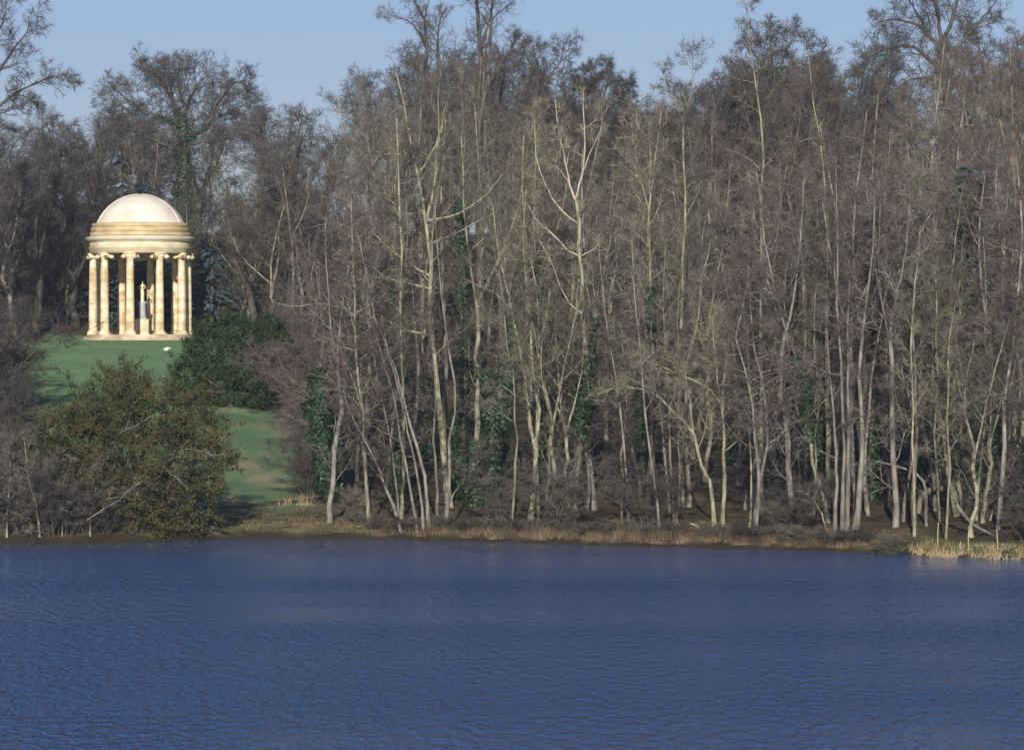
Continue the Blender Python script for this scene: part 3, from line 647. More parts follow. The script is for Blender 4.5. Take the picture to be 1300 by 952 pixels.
hero('dead_topped_tree', [([(729, 655), (732, 617), (736, 560), (738, 526), (741, 494), (745, 465), (742, 430), (739, 400), (738, 346), (734, 305), (733, 267), (730, 254)], .21, .12),
                   ([(730, 254), (725, 242), (717, 204), (708, 163), (705, 128)], .10, .03), ([(731, 256), (737, 228), (742, 204), (741, 157), (740, 119)], .10, .04), ([(738, 225), (749, 195), (764, 157), (763, 135)], .06, .02),
                   ([(733, 282), (712, 267), (687, 223), (679, 182), (679, 154)], .09, .03), ([(735, 330), (723, 320), (705, 302), (681, 280), (668, 257)], .09, .04),
                   ([(735, 402), (730, 393), (712, 365), (700, 333), (684, 302), (682, 284)], .07, .025), ([(738, 328), (752, 318), (764, 306)], .06, .03),
                   ([(742, 482), (752, 441), (757, 400), (753, 360), (750, 325)], .09, .025), ([(740, 484), (728, 472), (714, 450), (704, 428), (704, 400), (701, 380)], .07, .02), ([(717, 215), (722, 190), (719, 172)], .04, .015), ([(722, 235), (705, 212), (690, 208)], .04, .015)],
     'tree with bleached barkless dead limbs reaching up from a mossy trunk', 'bark_olive', 'twig_olive', 17, limb_mat='dead_wood', crown=dict(THIN, n1=.75, len1=1.8, n3=4, n4=3), ivy=[(0, 1500, .5, .22, .52), (8, 350, .35, .0, .5)])
hero('bare_tree', [([(838, 675), (834, 639), (829, 602), (823, 557), (818, 517), (815, 472), (808, 400), (803, 330), (800, 280)], .10, .025)], 'pale grey stem leaning gently left out of the bank reeds', 'bark_grey', 'twig_olive', 18, crown=THIN)
hero('bare_tree', [([(857, 668), (853, 605), (850, 551), (850, 494), (845, 438), (842, 370), (846, 300)], .10, .025)], 'mossy upright stem of a close pair near the white fallen branch', 'bark_olive', 'twig_olive', 19, crown=THIN)
hero('bare_tree', [([(860, 669), (859, 646), (864, 614), (862, 573), (862, 526), (862, 472), (860, 400), (866, 330)], .08, .02)], 'reddish grey stem bowed at its foot beside a mossy upright stem', 'bark_brown', 'twig_olive', 20, crown=THIN)
hero('bare_tree', [([(799, 669), (794, 605), (791, 557), (786, 510), (779, 463), (772, 422), (764, 360), (760, 300)], .10, .025)], 'grey mossy stem tilting left behind the brown reeds', 'bark_grey', 'twig_olive', 21, crown=THIN)
hero('arching_tree', [([(907, 672), (901, 614), (887, 580), (879, 548), (868, 535), (857, 526), (835, 504), (815, 494), (779, 493), (758, 500)], .16, .03), ([(879, 548), (876, 517), (872, 490), (866, 460)], .08, .02), ([(835, 504), (822, 480), (810, 455)], .05, .015)],
     'pale tree bending over left in a low arch above the bank', 'bark_olive', 'twig_olive', 22, crown=dict(OLV, len1=2.4, n1=2.0))
hero('bare_tree', [([(917, 669), (919, 640), (920, 589), (918, 551), (917, 520), (912, 507), (891, 488), (868, 478), (845, 466), (823, 460), (800, 448)], .16, .025), ([(917, 520), (918, 485), (921, 457), (919, 420)], .10, .02), ([(916, 512), (910, 480), (906, 440), (904, 400)], .07, .02)],
     'upright pale trunk whose long limb droops left over the arching tree', 'bark_olive', 'twig_olive', 23, crown=dict(OLV, len1=2.6, n1=1.8))
hero('leaning_tree', [([(1052, 664), (1044, 630), (1036, 602), (1030, 570), (1024, 526), (1022, 479), (1013, 463), (1003, 428), (986, 400), (980, 374), (968, 330)], .15, .03)], 'speckled tree leaning left with ivy round its middle', 'bark_olive', 'twig_grey', 24, crown=dict(THIN, n1=1.5, len1=2.8), ivy=[(0, 900, .35, .30, .62)])
hero('birch_clump', [([(1069, 681), (1071, 620), (1070, 540), (1068, 488), (1068, 447), (1063, 400), (1064, 330), (1062, 260), (1060, 200)], .14, .03), ([(1058, 681), (1062, 620), (1060, 540), (1053, 470), (1050, 400)], .14, .03), ([(1084, 679), (1088, 645), (1092, 614), (1095, 557), (1092, 480), (1098, 400), (1108, 320), (1110, 240)], .20, .03),
                     ([(1076, 676), (1077, 560), (1077, 480), (1076, 400), (1078, 330)], .16, .04), ([(1052, 676), (1040, 646), (1032, 633), (1022, 625), (1005, 622)], .06, .02)],
     'clump of four thick pale trunks standing together at the waterline', 'bark_grey', 'twig_purple', 25, trunks=5, crown=dict(ALD, n1=1.0, t0=.35, len1=2.8))
hero('bare_tree', [([(1216, 655), (1208, 622), (1203, 588), (1194, 551), (1189, 524), (1184, 501), (1164, 472), (1142, 430), (1139, 400), (1136, 370), (1142, 340)], .17, .03), ([(1187, 510), (1184, 471), (1189, 447), (1186, 420), (1180, 400)], .10, .03), ([(1191, 545), (1164, 526), (1142, 521), (1132, 532)], .06, .02), ([(1142, 428), (1120, 420), (1094, 413)], .05, .015), ([(1200, 580), (1215, 560), (1232, 551)], .04, .015)],
     'pale Y shaped leaning tree above the broken stump near the reeds', 'bark_olive', 'twig_grey', 26, crown=dict(THIN, n1=1.1))
hero('bare_tree', [([(1161, 667), (1161, 602), (1163, 534), (1161, 467), (1160, 400), (1162, 384), (1167, 314), (1170, 242), (1172, 200), (1166, 150)], .16, .03), ([(1168, 300), (1182, 270), (1192, 240)], .06, .02), ([(1170, 235), (1180, 200), (1186, 150)], .07, .02)],
     'straight spotted pole trunk left of the Y shaped leaning tree', 'bark_grey', 'twig_olive', 27, crown=dict(THIN, n1=1.6, t0=.4))
hero('bare_tree', [([(1124, 644), (1125, 560), (1126, 500), (1124, 434), (1125, 360), (1122, 280), (1126, 200)], .17, .04)], 'reddish brown straight trunk behind the four pale waterline trunks', 'bark_brown', 'twig_purple', 28, crown=dict(ALD, t0=.4, n1=2.0))
hero('bare_tree', [([(1239, 661), (1246, 588), (1250, 534), (1251, 484), (1250, 450), (1252, 380), (1248, 300)], .08, .02)], 'lone thin stem rising behind the golden reeds', 'bark_olive', 'twig_purple', 29, crown=dict(THIN, n1=1.8))
hero('bare_tree', [([(1255, 661), (1268, 632), (1280, 605), (1296, 570)], .07, .02)], 'short thin stem tilting right behind the golden reeds', 'bark_grey', 'twig_purple', 30, crown=dict(THIN, n1=2.4, t0=.2))
hero('ivy_clad_tree', [([(419, 639), (413, 600), (410, 560), (404, 520), (406, 480), (410, 430), (406, 380), (400, 330)], .20, .04), ([(404, 500), (418, 470), (432, 452)], .06, .02)], 'tree thickly wrapped in green ivy at the edge of the lawn', 'bark_brown', 'twig_purple', 31, crown=dict(ALD, len1=3.6, n1=2.6, t0=.3), ivy=[(0, 5200, .95, .05, .55), (0, 900, .3, .0, .12)])
hero('bare_tree', [([(824, 645), (828, 500), (826, 368), (824, 305), (823, 270), (812, 223), (805, 182), (800, 150)], .18, .03), ([(823, 270), (829, 226), (832, 201), (837, 163), (840, 130)], .09, .02), ([(818, 245), (806, 215), (800, 200)], .05, .015)], 'tall tree dividing into a narrow V high in the wood', 'bark_olive', 'twig_olive', 32, crown=dict(OLV, t0=.45, n1=1.5), ivy=[(0, 700, .35, .42, .56)])
hero('bare_tree', [([(866, 643), (864, 500), (865, 384), (867, 321), (871, 264), (867, 204), (865, 147), (857, 128), (845, 103), (835, 75)], .19, .03), ([(866, 150), (876, 125), (880, 95), (878, 70)], .07, .02), ([(871, 270), (884, 250), (892, 225)], .05, .02)], 'tall slim tree whose fine top stands against the sky gap', 'bark_olive', 'twig_grey', 33, crown=dict(OLV, t0=.5, n1=1.4, len1=2.6))
hero('bare_tree', [([(968, 648), (966, 500), (967, 305), (966, 251), (969, 210), (967, 163), (961, 125), (956, 90), (950, 40), (948, 5)], .20, .03), ([(969, 215), (945, 198), (920, 188)], .06, .02), ([(966, 235), (940, 215), (915, 200)], .05, .02)], 'straight grey olive trunk in front of the ivy hung oak', 'bark_olive', 'twig_purple', 34, crown=dict(ALD, t0=.4, n1=1.8, len1=3.0))
hero('bare_tree', [([(1052, 646), (1050, 450), (1050, 300), (1046, 226), (1043, 195), (1038, 157), (1030, 119), (1028, 80), (1022, 40)], .19, .03), ([(1040, 165), (1052, 140), (1058, 115)], .05, .02)], 'tall trunk bending slightly left near its top above purple twigs', 'bark_olive', 'twig_purple', 35, crown=dict(ALD, t0=.4, n1=1.9, len1=3.0))
# skyline
hero('bare_tree', [([(612, 520), (609, 300), (608, 111), (610, 65), (606, 31), (605, 0), (603, -50)], .42, .10), ([(609, 160), (619, 103), (621, 70), (623, 37), (626, 0), (630, -50)], .26, .08), ([(619, 110), (634, 85), (654, 54)], .12, .05), ([(612, 62), (620, 30), (627, 5)], .08, .03)], 'two very tall dark trunks rising side by side above the wood', 'bark_dark', 'twig_dark', 36, Y=266, crown=dict(OLV, t0=.55, n1=1.7, len1=3.6, n4=4, ang1=.95))
hero('bare_tree', [([(545, 520), (540, 300), (539, 111), (543, 61), (540, 44), (537, 15), (526, 2), (520, -10)], .36, .07), ([(543, 70), (536, 50), (523, 31), (504, 22), (492, 20)], .10, .03), ([(542, 180), (554, 111), (556, 61), (559, 26), (566, 12)], .24, .09), ([(538, 20), (545, 0), (552, -12)], .06, .02)], 'tall dark tree with a broken stub top and hooked twigs', 'bark_dark', 'twig_dark', 37, Y=262, crown=dict(OLV, t0=.5, n1=1.7, len1=3.2, n4=4))
hero('oak_tree', [([(233, 380), (233, 250), (233, 176), (231, 150)], .62, .42), ([(233, 170), (227, 148), (214, 117), (195, 94), (176, 84)], .28, .06), ([(233, 178), (258, 164), (277, 132), (306, 104), (316, 112)], .28, .06), ([(231, 160), (202, 148), (170, 132), (138, 107)], .24, .05), ([(232, 155), (239, 132), (250, 110), (266, 94)], .24, .05),
                  ([(222, 130), (215, 105), (206, 82)], .16, .04), ([(236, 185), (270, 178), (300, 165), (325, 150)], .18, .04), ([(230, 195), (200, 180), (165, 165), (140, 150)], .18, .04), ([(238, 140), (225, 100), (231, 80)], .16, .04), ([(262, 155), (285, 145), (318, 128)], .14, .03)],
     'great dome crowned bare tree with ivy trunk behind the temple', 'bark_dark', 'twig_dark', 38, Y=346, crown=dict(DOME, n1=3.0, len1=3.4), ivy=[(0, 2400, 1.1, .4, 1.0), (3, 400, .6, 0, .3), (2, 400, .6, 0, .3), (1, 300, .5, 0, .3)])
hero('overhanging_tree', [([(-48, 450), (-44, 300), (-40, 190), (-34, 120), (-25, 60), (-20, 10)], .55, .16), ([(-40, 180), (0, 134), (22, 118), (57, 101), (86, 93)], .24, .04), ([(-35, 125), (0, 89), (10, 74), (22, 57), (35, 40), (37, 22)], .2, .04), ([(-25, 70), (0, 38), (8, 15), (6, -10)], .14, .03), ([(15, 122), (30, 122), (45, 133)], .07, .02), ([(-42, 230), (-10, 175), (10, 160)], .14, .04)],
     'large tree reaching bare limbs over the sky left of the temple', 'bark_dark', 'twig_dark', 39, Y=300, crown=dict(DOME, n1=1.6, t0=.2, len1=2.8, n4=4))
hero('oak_tree', [([(992, 400), (990, 250), (985, 140), (985, 100)], .5, .3), ([(985, 112), (960, 72), (944, 50)], .2, .05), ([(985, 110), (1000, 60), (1012, 38)], .2, .05), ([(987, 130), (1030, 92), (1048, 68)], .2, .05), ([(986, 140), (950, 112), (928, 100)], .18, .05), ([(985, 100), (978, 60), (984, 36)], .16, .04), ([(988, 150), (1030, 130), (1055, 125)], .16, .04)],
     'round crowned oak with ivy hung trunk on the skyline of the wood', 'bark_dark', 'twig_dark', 40, Y=322, crown=dict(DOME, n1=2.2, len1=3.2), ivy=[(0, 3000, 1.2, .5, 1.0), (1, 300, .6, 0, .3), (2, 300, .6, 0, .3)])
hero('oak_tree', [([(1196, 420), (1200, 250), (1202, 120), (1196, 60)], .6, .3), ([(1198, 66), (1170, 35), (1130, 26), (1112, 30)], .22, .05), ([(1197, 60), (1210, 20), (1222, -25)], .22, .08), ([(1196, 62), (1188, 12), (1178, -30)], .2, .07), ([(1200, 96), (1150, 58), (1112, 68), (1088, 86)], .22, .05), ([(1200, 75), (1240, 32), (1264, 4)], .2, .06), ([(1201, 110), (1160, 100), (1130, 120)], .16, .04), ([(1202, 120), (1240, 100), (1270, 90)], .18, .05), ([(1180, 40), (1160, 10), (1140, -20)], .12, .04)],
     'big spreading oak filling the sky above the right of the wood', 'bark_dark', 'twig_dark', 41, Y=300, crown=dict(DOME, n1=2.0, len1=3.4))
hero('purple_tree', [([(1292, 600), (1290, 400), (1288, 250), (1284, 120), (1282, 60)], .3, .06), ([(1287, 220), (1265, 140), (1250, 80)], .14, .04), ([(1288, 230), (1305, 140), (1312, 60)], .14, .04)], 'tree with a dense reddish purple crown of twigs beside the spreading oak', 'bark_brown', 'twig_purple', 42, Y=232, crown=dict(ALD, n1=2.4, len1=3.0, t0=.3))
hero('oak_tree', [([(770, 400), (768, 200), (766, 140), (766, 128)], .36, .24), ([(766, 135), (745, 115), (732, 104)], .14, .04), ([(766, 135), (752, 100), (748, 86)], .14, .04), ([(766, 132), (772, 100), (770, 80)], .14, .04), ([(767, 135), (788, 110), (800, 104)], .14, .04), ([(766, 140), (785, 130), (802, 122)], .12, .03)], 'small dense globe crowned tree standing before the house on the skyline', 'bark_dark', 'twig_dark', 43, Y=352, crown=dict(DOME, n1=4.0, len1=1.9, t0=.2))
hero('bare_tree', [([(686, 450), (684, 250), (680, 130), (684, 90), (676, 60)], .34, .08), ([(682, 125), (700, 95), (712, 75), (716, 55)], .16, .05), ([(681, 140), (660, 110), (652, 85)], .14, .04), ([(683, 95), (668, 72), (662, 50)], .1, .03)], 'dark forked tree on the skyline beside the two very tall trunks', 'bark_dark', 'twig_dark', 44, Y=318, crown=dict(DOME, n1=2.2, len1=2.6, t0=.35))
# by the water on the left
hero('bare_sapling', [([(50, 684), (49, 668), (46, 639), (37, 611), (34, 584), (30, 555)], .09, .02), ([(45, 637), (38, 630), (26, 616), (18, 600)], .06, .02), ([(46, 645), (58, 615), (64, 590)], .04, .015)], 'pale forked sapling among dark twigs in front of the olive yew', 'bark_olive', 'twig_grey', 45, crown=dict(THIN, n1=2.6, len1=1.6, t0=.2))
hero('bare_sapling', [([(114, 685), (118, 645), (136, 634), (157, 629), (183, 613)], .06, .02), ([(118, 645), (122, 615), (128, 590)], .03, .01)], 'pale stem bending right at the foot of the olive yew', 'bark_olive', 'twig_grey', 46, crown=dict(THIN, n1=2.6, len1=1.4, t0=.2))
hero('bare_sapling', [([(8, 684), (9, 640), (13, 610), (10, 560)], .07, .02), ([(9, 645), (25, 655), (42, 668)], .04, .015)], 'thin dark stemmed sapling at the foot of the dark lawn edge shrubs', 'bark_grey', 'twig_grey', 47, crown=dict(THIN, n1=3, len1=1.6, t0=.2))
hero('bare_sapling', [([(78, 683), (79, 650), (80, 610)], .045, .015)], 'short straight grey sapling below the olive yew', 'bark_grey', 'twig_grey', 48, crown=dict(THIN, n1=3, len1=1.4, t0=.2))

# ------------------------------------------------------------------ the rest of the wood: a few kinds, copied tree by tree
def children(o): return [c for c in KIDS.get(o.name, [])]
KIDS = {}; DEF = {}
def copy_tree(o, loc, rz, s, label=None, group=None):
    c = o.copy(); col.objects.link(c); c.location = tuple(float(v) for v in loc); c.rotation_euler = (0, 0, rz); c.scale = (s[0], s[0], s[1])
    c['label'] = label or DEF[o.name][0]; c['group'] = group or DEF[o.name][1]
    for k in KIDS[o.name]:
        d = k.copy(); col.objects.link(d); d.parent = c
    return c
def straight(h, rng, r0, wob=.25):
    n = 7; t = np.linspace(0, 1, n); w = np.cumsum(rng.normal(0, wob, (n, 2)), 0); w -= w[0]
    return np.stack([w[:, 0], w[:, 1], t * h, r0 + (.03 - r0) * t ** .8], 1)
def forked(h, rng, r0, ft, nf, spread):
    t = straight(h * ft * 1.05, rng, r0, .12); t[:, 3] = np.linspace(r0, r0 * .72, len(t)); out = [t]
    for k in range(nf):
        a = k * 2 * pi / nf + rng.normal(0, .3); j = -1 - (k % 2); b = t[j]; R = h * spread * rng.uniform(.5, 1.1); top = h * rng.uniform(.82, 1.0)
        m = np.array([b[0] + cos(a) * R * .5, b[1] + sin(a) * R * .5, b[2] + (top - b[2]) * .42]) + rng.normal(0, .25, 3); e = np.array([b[0] + cos(a) * R, b[1] + sin(a) * R, top])
        out.append(np.array([[*b[:3], r0 * .5], [*m, r0 * .32], [*e, .03]]))
    return out
def proto(name, stems, ntr, bark, twig, crown, label, group, seed, cat='tree', ivy=None):
    rng = np.random.default_rng(seed)
    root = plant_tree(name, stems, rng, M[bark], M[twig], label, cat, group, (0, 0, 0), ivy, crown, ntr, 10)
    DEF[root.name] = (label, group); KIDS[root.name] = [o for o in bpy.data.objects if o.parent == root]
    return root
r_ = np.random.default_rng
PROTO = {}
PROTO['alder'] = [proto('alder_tree', [straight(16, r_(s), .11)], 1, 'bark_grey', 'twig_purple', dict(ALD, n1=2.6, len1=3.0, t0=.28, n4=4), 'slim alder with purple brown twigs crowded into the lakeside wood', 'purple twigged alders in the wood', s) for s in (101, 102, 103)]
PROTO['ash'] = [proto('ash_tree', forked(16, r_(s), .145, .38, 3, .16), 1, 'bark_olive', 'twig_olive', dict(OLV, n1=1.25, len1=3.0, t0=.2, n4=4), 'olive barked tree with forked upright stems inside the wood', 'olive forked trees in the wood', s) for s in (111, 112)]
PROTO['grey'] = [proto('bare_tree', forked(16, r_(s), .14, .5, 2, .10), 1, 'bark_grey', 'twig_grey', dict(OLV, n1=1.5, len1=3.0, t0=.15, n4=4), 'grey brown bare tree crowded into the wood', 'grey brown trees in the wood', s) for s in (121, 122)]
PROTO['oak'] = [proto('oak_tree', forked(16, r_(s), .34, .34, 5, .30), 1, 'bark_dark', 'twig_dark', dict(DOME, n1=1.15, len1=3.6, t0=.2, n4=4), 'dark round crowned bare tree on the wooded hilltop', 'dark round crowned trees on the hill', s) for s in (131, 132)]
PROTO['pole'] = [proto('pole_tree', [straight(11, r_(s), .06, .18)], 1, 'bark_olive', 'twig_olive', dict(THIN, n1=2.0, len1=1.6, t0=.35, n4=3), 'thin olive pole tree close behind the bank', 'thin pole trees behind the bank', s) for s in (141, 142, 143)]
def bush_stems(rng, n, h):
    out = []
    for k in range(n):
        a = rng.random() * 6.28; R = h * rng.uniform(.15, .6); b = rng.normal(0, .25, 2); hh = h * rng.uniform(.6, 1)
        out.append(np.array([[b[0], b[1], 0, .022], [b[0] + cos(a) * R * .35, b[1] + sin(a) * R * .35, hh * .55, .016], [b[0] + cos(a) * R, b[1] + sin(a) * R, hh, .006]]))
    return out
PROTO['bush'] = [proto('bare_bush', bush_stems(r_(s), 13, 4.), 13, 'bark_dark', tw, dict(n1=2.2, t0=.1, len1=1.5, ang1=.9, up1=.03, n2=6, n3=5, n4=3, l4=.3, twig=.006), 'leafless grey brown bush under the trees', 'leafless bushes under the trees', s, 'bush') for s, tw in ((151, 'twig_grey'), (152, 'twig_purple'), (153, 'twig_olive'), (154, 'twig_dark'))]
USED = set()
LAND = [(470, 208, 'the lone slender alder'), (530, 200, 'the alder fan'), (572, 212, 'the tallest many limbed tree'), (650, 199, 'the thin crooked stem'), (675, 201, 'the low forking tree'), (735, 204, 'the dead topped tree'), (798, 200, 'the left tilting stem'),
        (824, 208, 'the narrow V tree'), (858, 199, 'the close pair of stems'), (907, 198, 'the arching tree'), (968, 206, 'the straight trunk before the oak'), (1036, 200, 'the speckled leaning tree'), (1070, 194, 'the four pale waterline trunks'), (1124, 204, 'the reddish brown trunk'),
        (1161, 198, 'the spotted pole trunk'), (1208, 200, 'the Y shaped tree'), (1245, 198, 'the stem by the golden reeds'), (1290, 232, 'the reddish purple crown'), (415, 208, 'the ivy wrapped lawn edge tree')]
HILL = [(178, 322, 'the temple'), (262, 331, 'the conifer beside the temple'), (233, 346, 'the great dome crowned tree'), (48, 330, 'the broad trees beside the temple'), (-30, 300, 'the overhanging tree'), (545, 262, 'the stub topped tall tree'), (612, 266, 'the two very tall trunks'), (686, 318, 'the dark forked skyline tree'), (768, 352, 'the globe crowned tree'),
        (866, 208, 'the fine topped slim tree'), (988, 322, 'the ivy hung oak'), (1040, 208, 'the left bending tall trunk'), (1120, 440, 'the country house roof'), (1200, 300, 'the big spreading oak'), (420, 208, 'the ivy wrapped lawn edge tree'), (330, 262, 'the rounded dark yew bush')]
KW = dict(alder='slim alder with purple brown twigs', ash='olive barked tree with forked upright stems', grey='grey brown bare tree', oak='dark round crowned bare tree', pole='thin olive pole tree', bush='leafless bush')
def say(kind, x, y):
    px = x / y * FPX + 650; ls = HILL if y > 285 else LAND; q = min(ls, key=lambda l: abs(l[0] - px) + (0 if y > l[1] - 3 else 60))
    return KW[kind] + (' behind ' if y > q[1] + 1.5 else ' beside ') + q[2]
rf = np.random.default_rng(77)
def place(kind, x, y, h, h0, wide=1., label=None, group=None, k=None):
    label = label or say(kind, x, y)
    p = PROTO[kind][int(rf.integers(len(PROTO[kind]))) if k is None else k]
    sz = h / h0; sx = wide * (sz if h0 < 8 else .45 + .55 * sz); loc = (x, y, float(H(x, y)) - .05); rz = rf.random() * 6.28
    if p.name in USED: return copy_tree(p, loc, rz, (sx, sz), label, group)
    USED.add(p.name); p.location = loc; p.rotation_euler = (0, 0, rz); p.scale = (sx, sx, sz)
    if label: p['label'] = label
    if group: p['group'] = group
    return p
SKY = [(-60, 140), (0, 138), (60, 125), (130, 122), (180, 128), (330, 130), (400, 108), (440, 92), (480, 70), (540, 45), (620, 60), (700, 90), (740, 120), (800, 133), (850, 137), (880, 95), (930, 62), (1000, 55), (1060, 66), (1110, 70), (1180, 30), (1300, 15), (1360, 15)]
def skyline(px): return np.interp(px, [a for a, b in SKY], [b for a, b in SKY])
spots = []
def scatter(n, px0, px1, y0, y1, kinds, tops, gap, ok=None, hmin=7, hmax=23, wide=1.):
    c = 0; tries = 0
    while c < n and tries < n * 40:
        tries += 1
        Y = rf.uniform(y0, y1); px = rf.uniform(px0, px1); x = (px - 650) / FPX * Y
        if Y < shore(x) + 1.2 or (ok and not ok(px, x, Y)): continue
        if any((x - a) ** 2 + (Y - b) ** 2 < gap * gap for a, b in spots): continue
        if (x - TX) ** 2 + (Y - TY) ** 2 < 49: continue
        kind = kinds[int(rf.integers(len(kinds)))]
        top = tops(px) ; gz = float(H(x, Y)); h = EYE - (top - HOR) / FPX * Y - gz
        h = float(np.clip(h, hmin, hmax))
        place(kind, x, Y, h, {'pole': 11, 'bush': 4}.get(kind, 16), wide); spots.append((x, Y)); c += 1
inwood = lambda px, x, Y: x > wood_edge(Y) + 1.0
# front of the wood, along the bank
scatter(30, 640, 1330, 180, 207, ['pole', 'pole', 'ash', 'alder'], lambda p: rf.uniform(250, 430), 1.3, inwood, 5, 13)
scatter(20, 930, 1340, 182, 215, ['alder', 'alder', 'alder', 'grey'], lambda p: rf.uniform(140, 300), 1.6, inwood, 9, 20)
scatter(26, 400, 1340, 200, 232, ['alder', 'ash', 'grey', 'alder', 'pole'], lambda p: max(skyline(p) + 20, rf.uniform(120, 330)), 1.8, inwood, 8, 20)
scatter(40, 370, 1350, 228, 285, ['ash', 'grey', 'alder', 'ash'], lambda p: skyline(p) + rf.uniform(15, 110), 2.6, inwood, 8, 22)
scatter(40, 320, 1350, 285, 345, ['grey', 'oak', 'ash', 'alder'], lambda p: skyline(p) + rf.uniform(0, 70), 3.0, inwood, 8, 28)
# hilltop behind the temple and far skyline
scatter(26, -60, 420, 337, 362, ['grey', 'ash', 'oak', 'grey'], lambda p: skyline(p) + rf.uniform(5, 130), 2.6, None, 7, 22, 1.15)
scatter(46, -70, 1350, 362, 425, ['oak', 'oak', 'grey'], lambda p: skyline(p) + rf.uniform(-6, 40), 3.0, None, 9, 29, 1.15)
scatter(8, 1235, 1345, 236, 300, ['alder', 'grey', 'alder'], lambda p: rf.uniform(120, 240), 2.0, inwood, 8, 22)
# broad trees left of the temple and the shrubby edge of the lawn
for px, Y, top, kind, k in ((48, 334, 185, 'oak', 0), (18, 330, 215, 'grey', 0), (95, 338, 235, 'oak', 1), (-30, 322, 200, 'oak', 1), (300, 334, 250, 'ash', 1), (322, 330, 235, 'oak', 1), (345, 322, 255, 'ash', 0), (384, 305, 290, 'grey', 0), (400, 275, 330, 'alder', 1), (362, 345, 180, 'ash', 0)):
    x = (px - 650) / FPX * Y; h = EYE - (top - HOR) / FPX * Y - float(H(x, Y)); place(kind, x, Y, h, 16, 1.2 if kind == 'oak' else 1.6, k=k)
def bush(px, Y, top, wide=1.4, label=None, k=None, group=None):
    if k is None: k = (0, 2, 0, 2, 3)[int(rf.integers(5))]
    x = (px - 650) / FPX * Y; h = max(.8, EYE - (top - HOR) / FPX * Y - float(H(x, Y))); place('bush', x, Y, h, 4, wide, label, group, k)
LB, GB = 'dark grey leafless shrub along the left edge of the lawn', 'dark shrubs at the left edge of the lawn'
for px, Y, top in ((-22, 262, 372), (0, 256, 410), (-34, 250, 350), (8, 246, 465), (-8, 236, 470), (18, 228, 530), (2, 222, 540)): bush(px, Y, top, 1.1, LB, 3, GB)
LB, GB = 'low tangle of grey twigs at the waterline below the olive yew', 'twig tangles below the olive yew'
for px, dy, top in ((12, 1.0, 585), (30, 1.4, 600), (62, .9, 600), (88, .8, 615), (110, 1.2, 625), (135, .8, 640), (160, .9, 648), (182, 1.2, 655), (48, 2.5, 570), (100, 2.2, 610)):
    Y = float(shore((px - 650) / FPX * 195)) + dy; bush(px, Y, top, 1.5, LB, 3 if px % 4 else 0, GB)
LB, GB = 'twiggy brown bush where the wood meets the lawn', 'bushes where the wood meets the lawn'
for px, Y, top in ((392, 214, 560), (402, 222, 520), (404, 240, 480), (406, 232, 490), (408, 258, 430), (412, 268, 400), (408, 216, 540), (404, 285, 380), (392, 306, 390), (412, 250, 420)): bush(px, Y, top, 1.25, LB, 0 if Y < 236 else 1, GB)
cnt = 0
while cnt < 46:
    px = rf.uniform(420, 1330); Y = rf.uniform(178, 235); x = (px - 650) / FPX * Y
    if Y < shore(x) + 1.5 or x < wood_edge(Y) + 1: continue
    bush(px, Y, rf.uniform(575, 640) - (Y - 190) * .9, 1.35); cnt += 1
LB, GB = 'low leafless bush overhanging the waterline below ', 'low bushes overhanging the waterline'
for k in range(26):
    px = 480 + k * 26 + rf.uniform(-9, 9); Y = float(shore((px - 650) / FPX * 190)) + rf.uniform(.5, 1.4); bush(px, Y, 690 + (px - 600) * .028 - rf.uniform(14, 40), 1.9, LB + min(LAND, key=lambda q: abs(q[0] - px))[2], (0, 2, 3)[int(rf.integers(3))], GB)
cnt = 0
while cnt < 44:
    px = rf.uniform(-60, 440) if cnt < 34 else rf.uniform(440, 1340); Y = rf.uniform(344, 436); x = (px - 650) / FPX * Y
    if (x - TX) ** 2 + (Y - TY) ** 2 < 400: continue
    place('bush', x, Y, rf.uniform(3.5, 6.5), 4, 1.3, None, 'leafless bushes on the wooded hill', (3, 0, 3, 2)[cnt % 4]); cnt += 1
for p in [q for v in PROTO.values() for q in v]:
    if p.name not in USED: place([k for k, v in PROTO.items() if p in v][0], 5, 300, 12, 16)

# ivy mounds in the wood: ivy covered stumps and stems
ri = np.random.default_rng(61)
IV = [((505, 636), 470, .55, 'short ivy smothered stem just left of the alder fan'), ((603, 644), 560, .75, 'dark ivy mound right of the alder fan'), ((622, 634), 470, .9, 'tall ivy smothered stem behind the thin crooked stem'), ((578, 636), 520, .6, 'ivy wrapped stem hidden behind the alder fan'),
      ((700, 636), 330, .8, 'ivy wrapped trunk left of the dead topped tree'), ((690, 630), 520, .7, 'low ivy mound behind the two stemmed olive tree'), ((1006, 634), 340, .6, 'ivy wrapped trunk left of the speckled leaning tree'), ((1040, 632), 420, .7, 'ivy wrapped trunk behind the speckled leaning tree'),
      ((1108, 634), 400, .6, 'ivy wrapped trunk right of the four pale waterline trunks'), ((1180, 634), 420, .7, 'ivy wrapped trunk behind the Y shaped leaning tree'), ((985, 640), 560, .7, 'low dark ivy mound under the purple alders'), ((425, 630), 470, .5, 'ivy wrapped stem beside the thickly wrapped ivy tree'),
      ((590, 560), 250, .8, 'ivy topped trunk beyond the straight mossy trunk'), ((497, 560), 340, .8, 'ivy wrapped trunk behind the lone slender alder'), ((1290, 640), 560, .8, 'ivy mound in the shade behind the golden reeds')]
IVL = ['the alder fan', 'the thin crooked stem', 'the low forking tree', 'the dead topped tree', 'the narrow V tree', 'the arching tree', 'the straight trunk before the oak', 'the speckled leaning tree', 'the four pale waterline trunks', 'the Y shaped tree', 'the stem by the golden reeds', 'the lone slender alder']
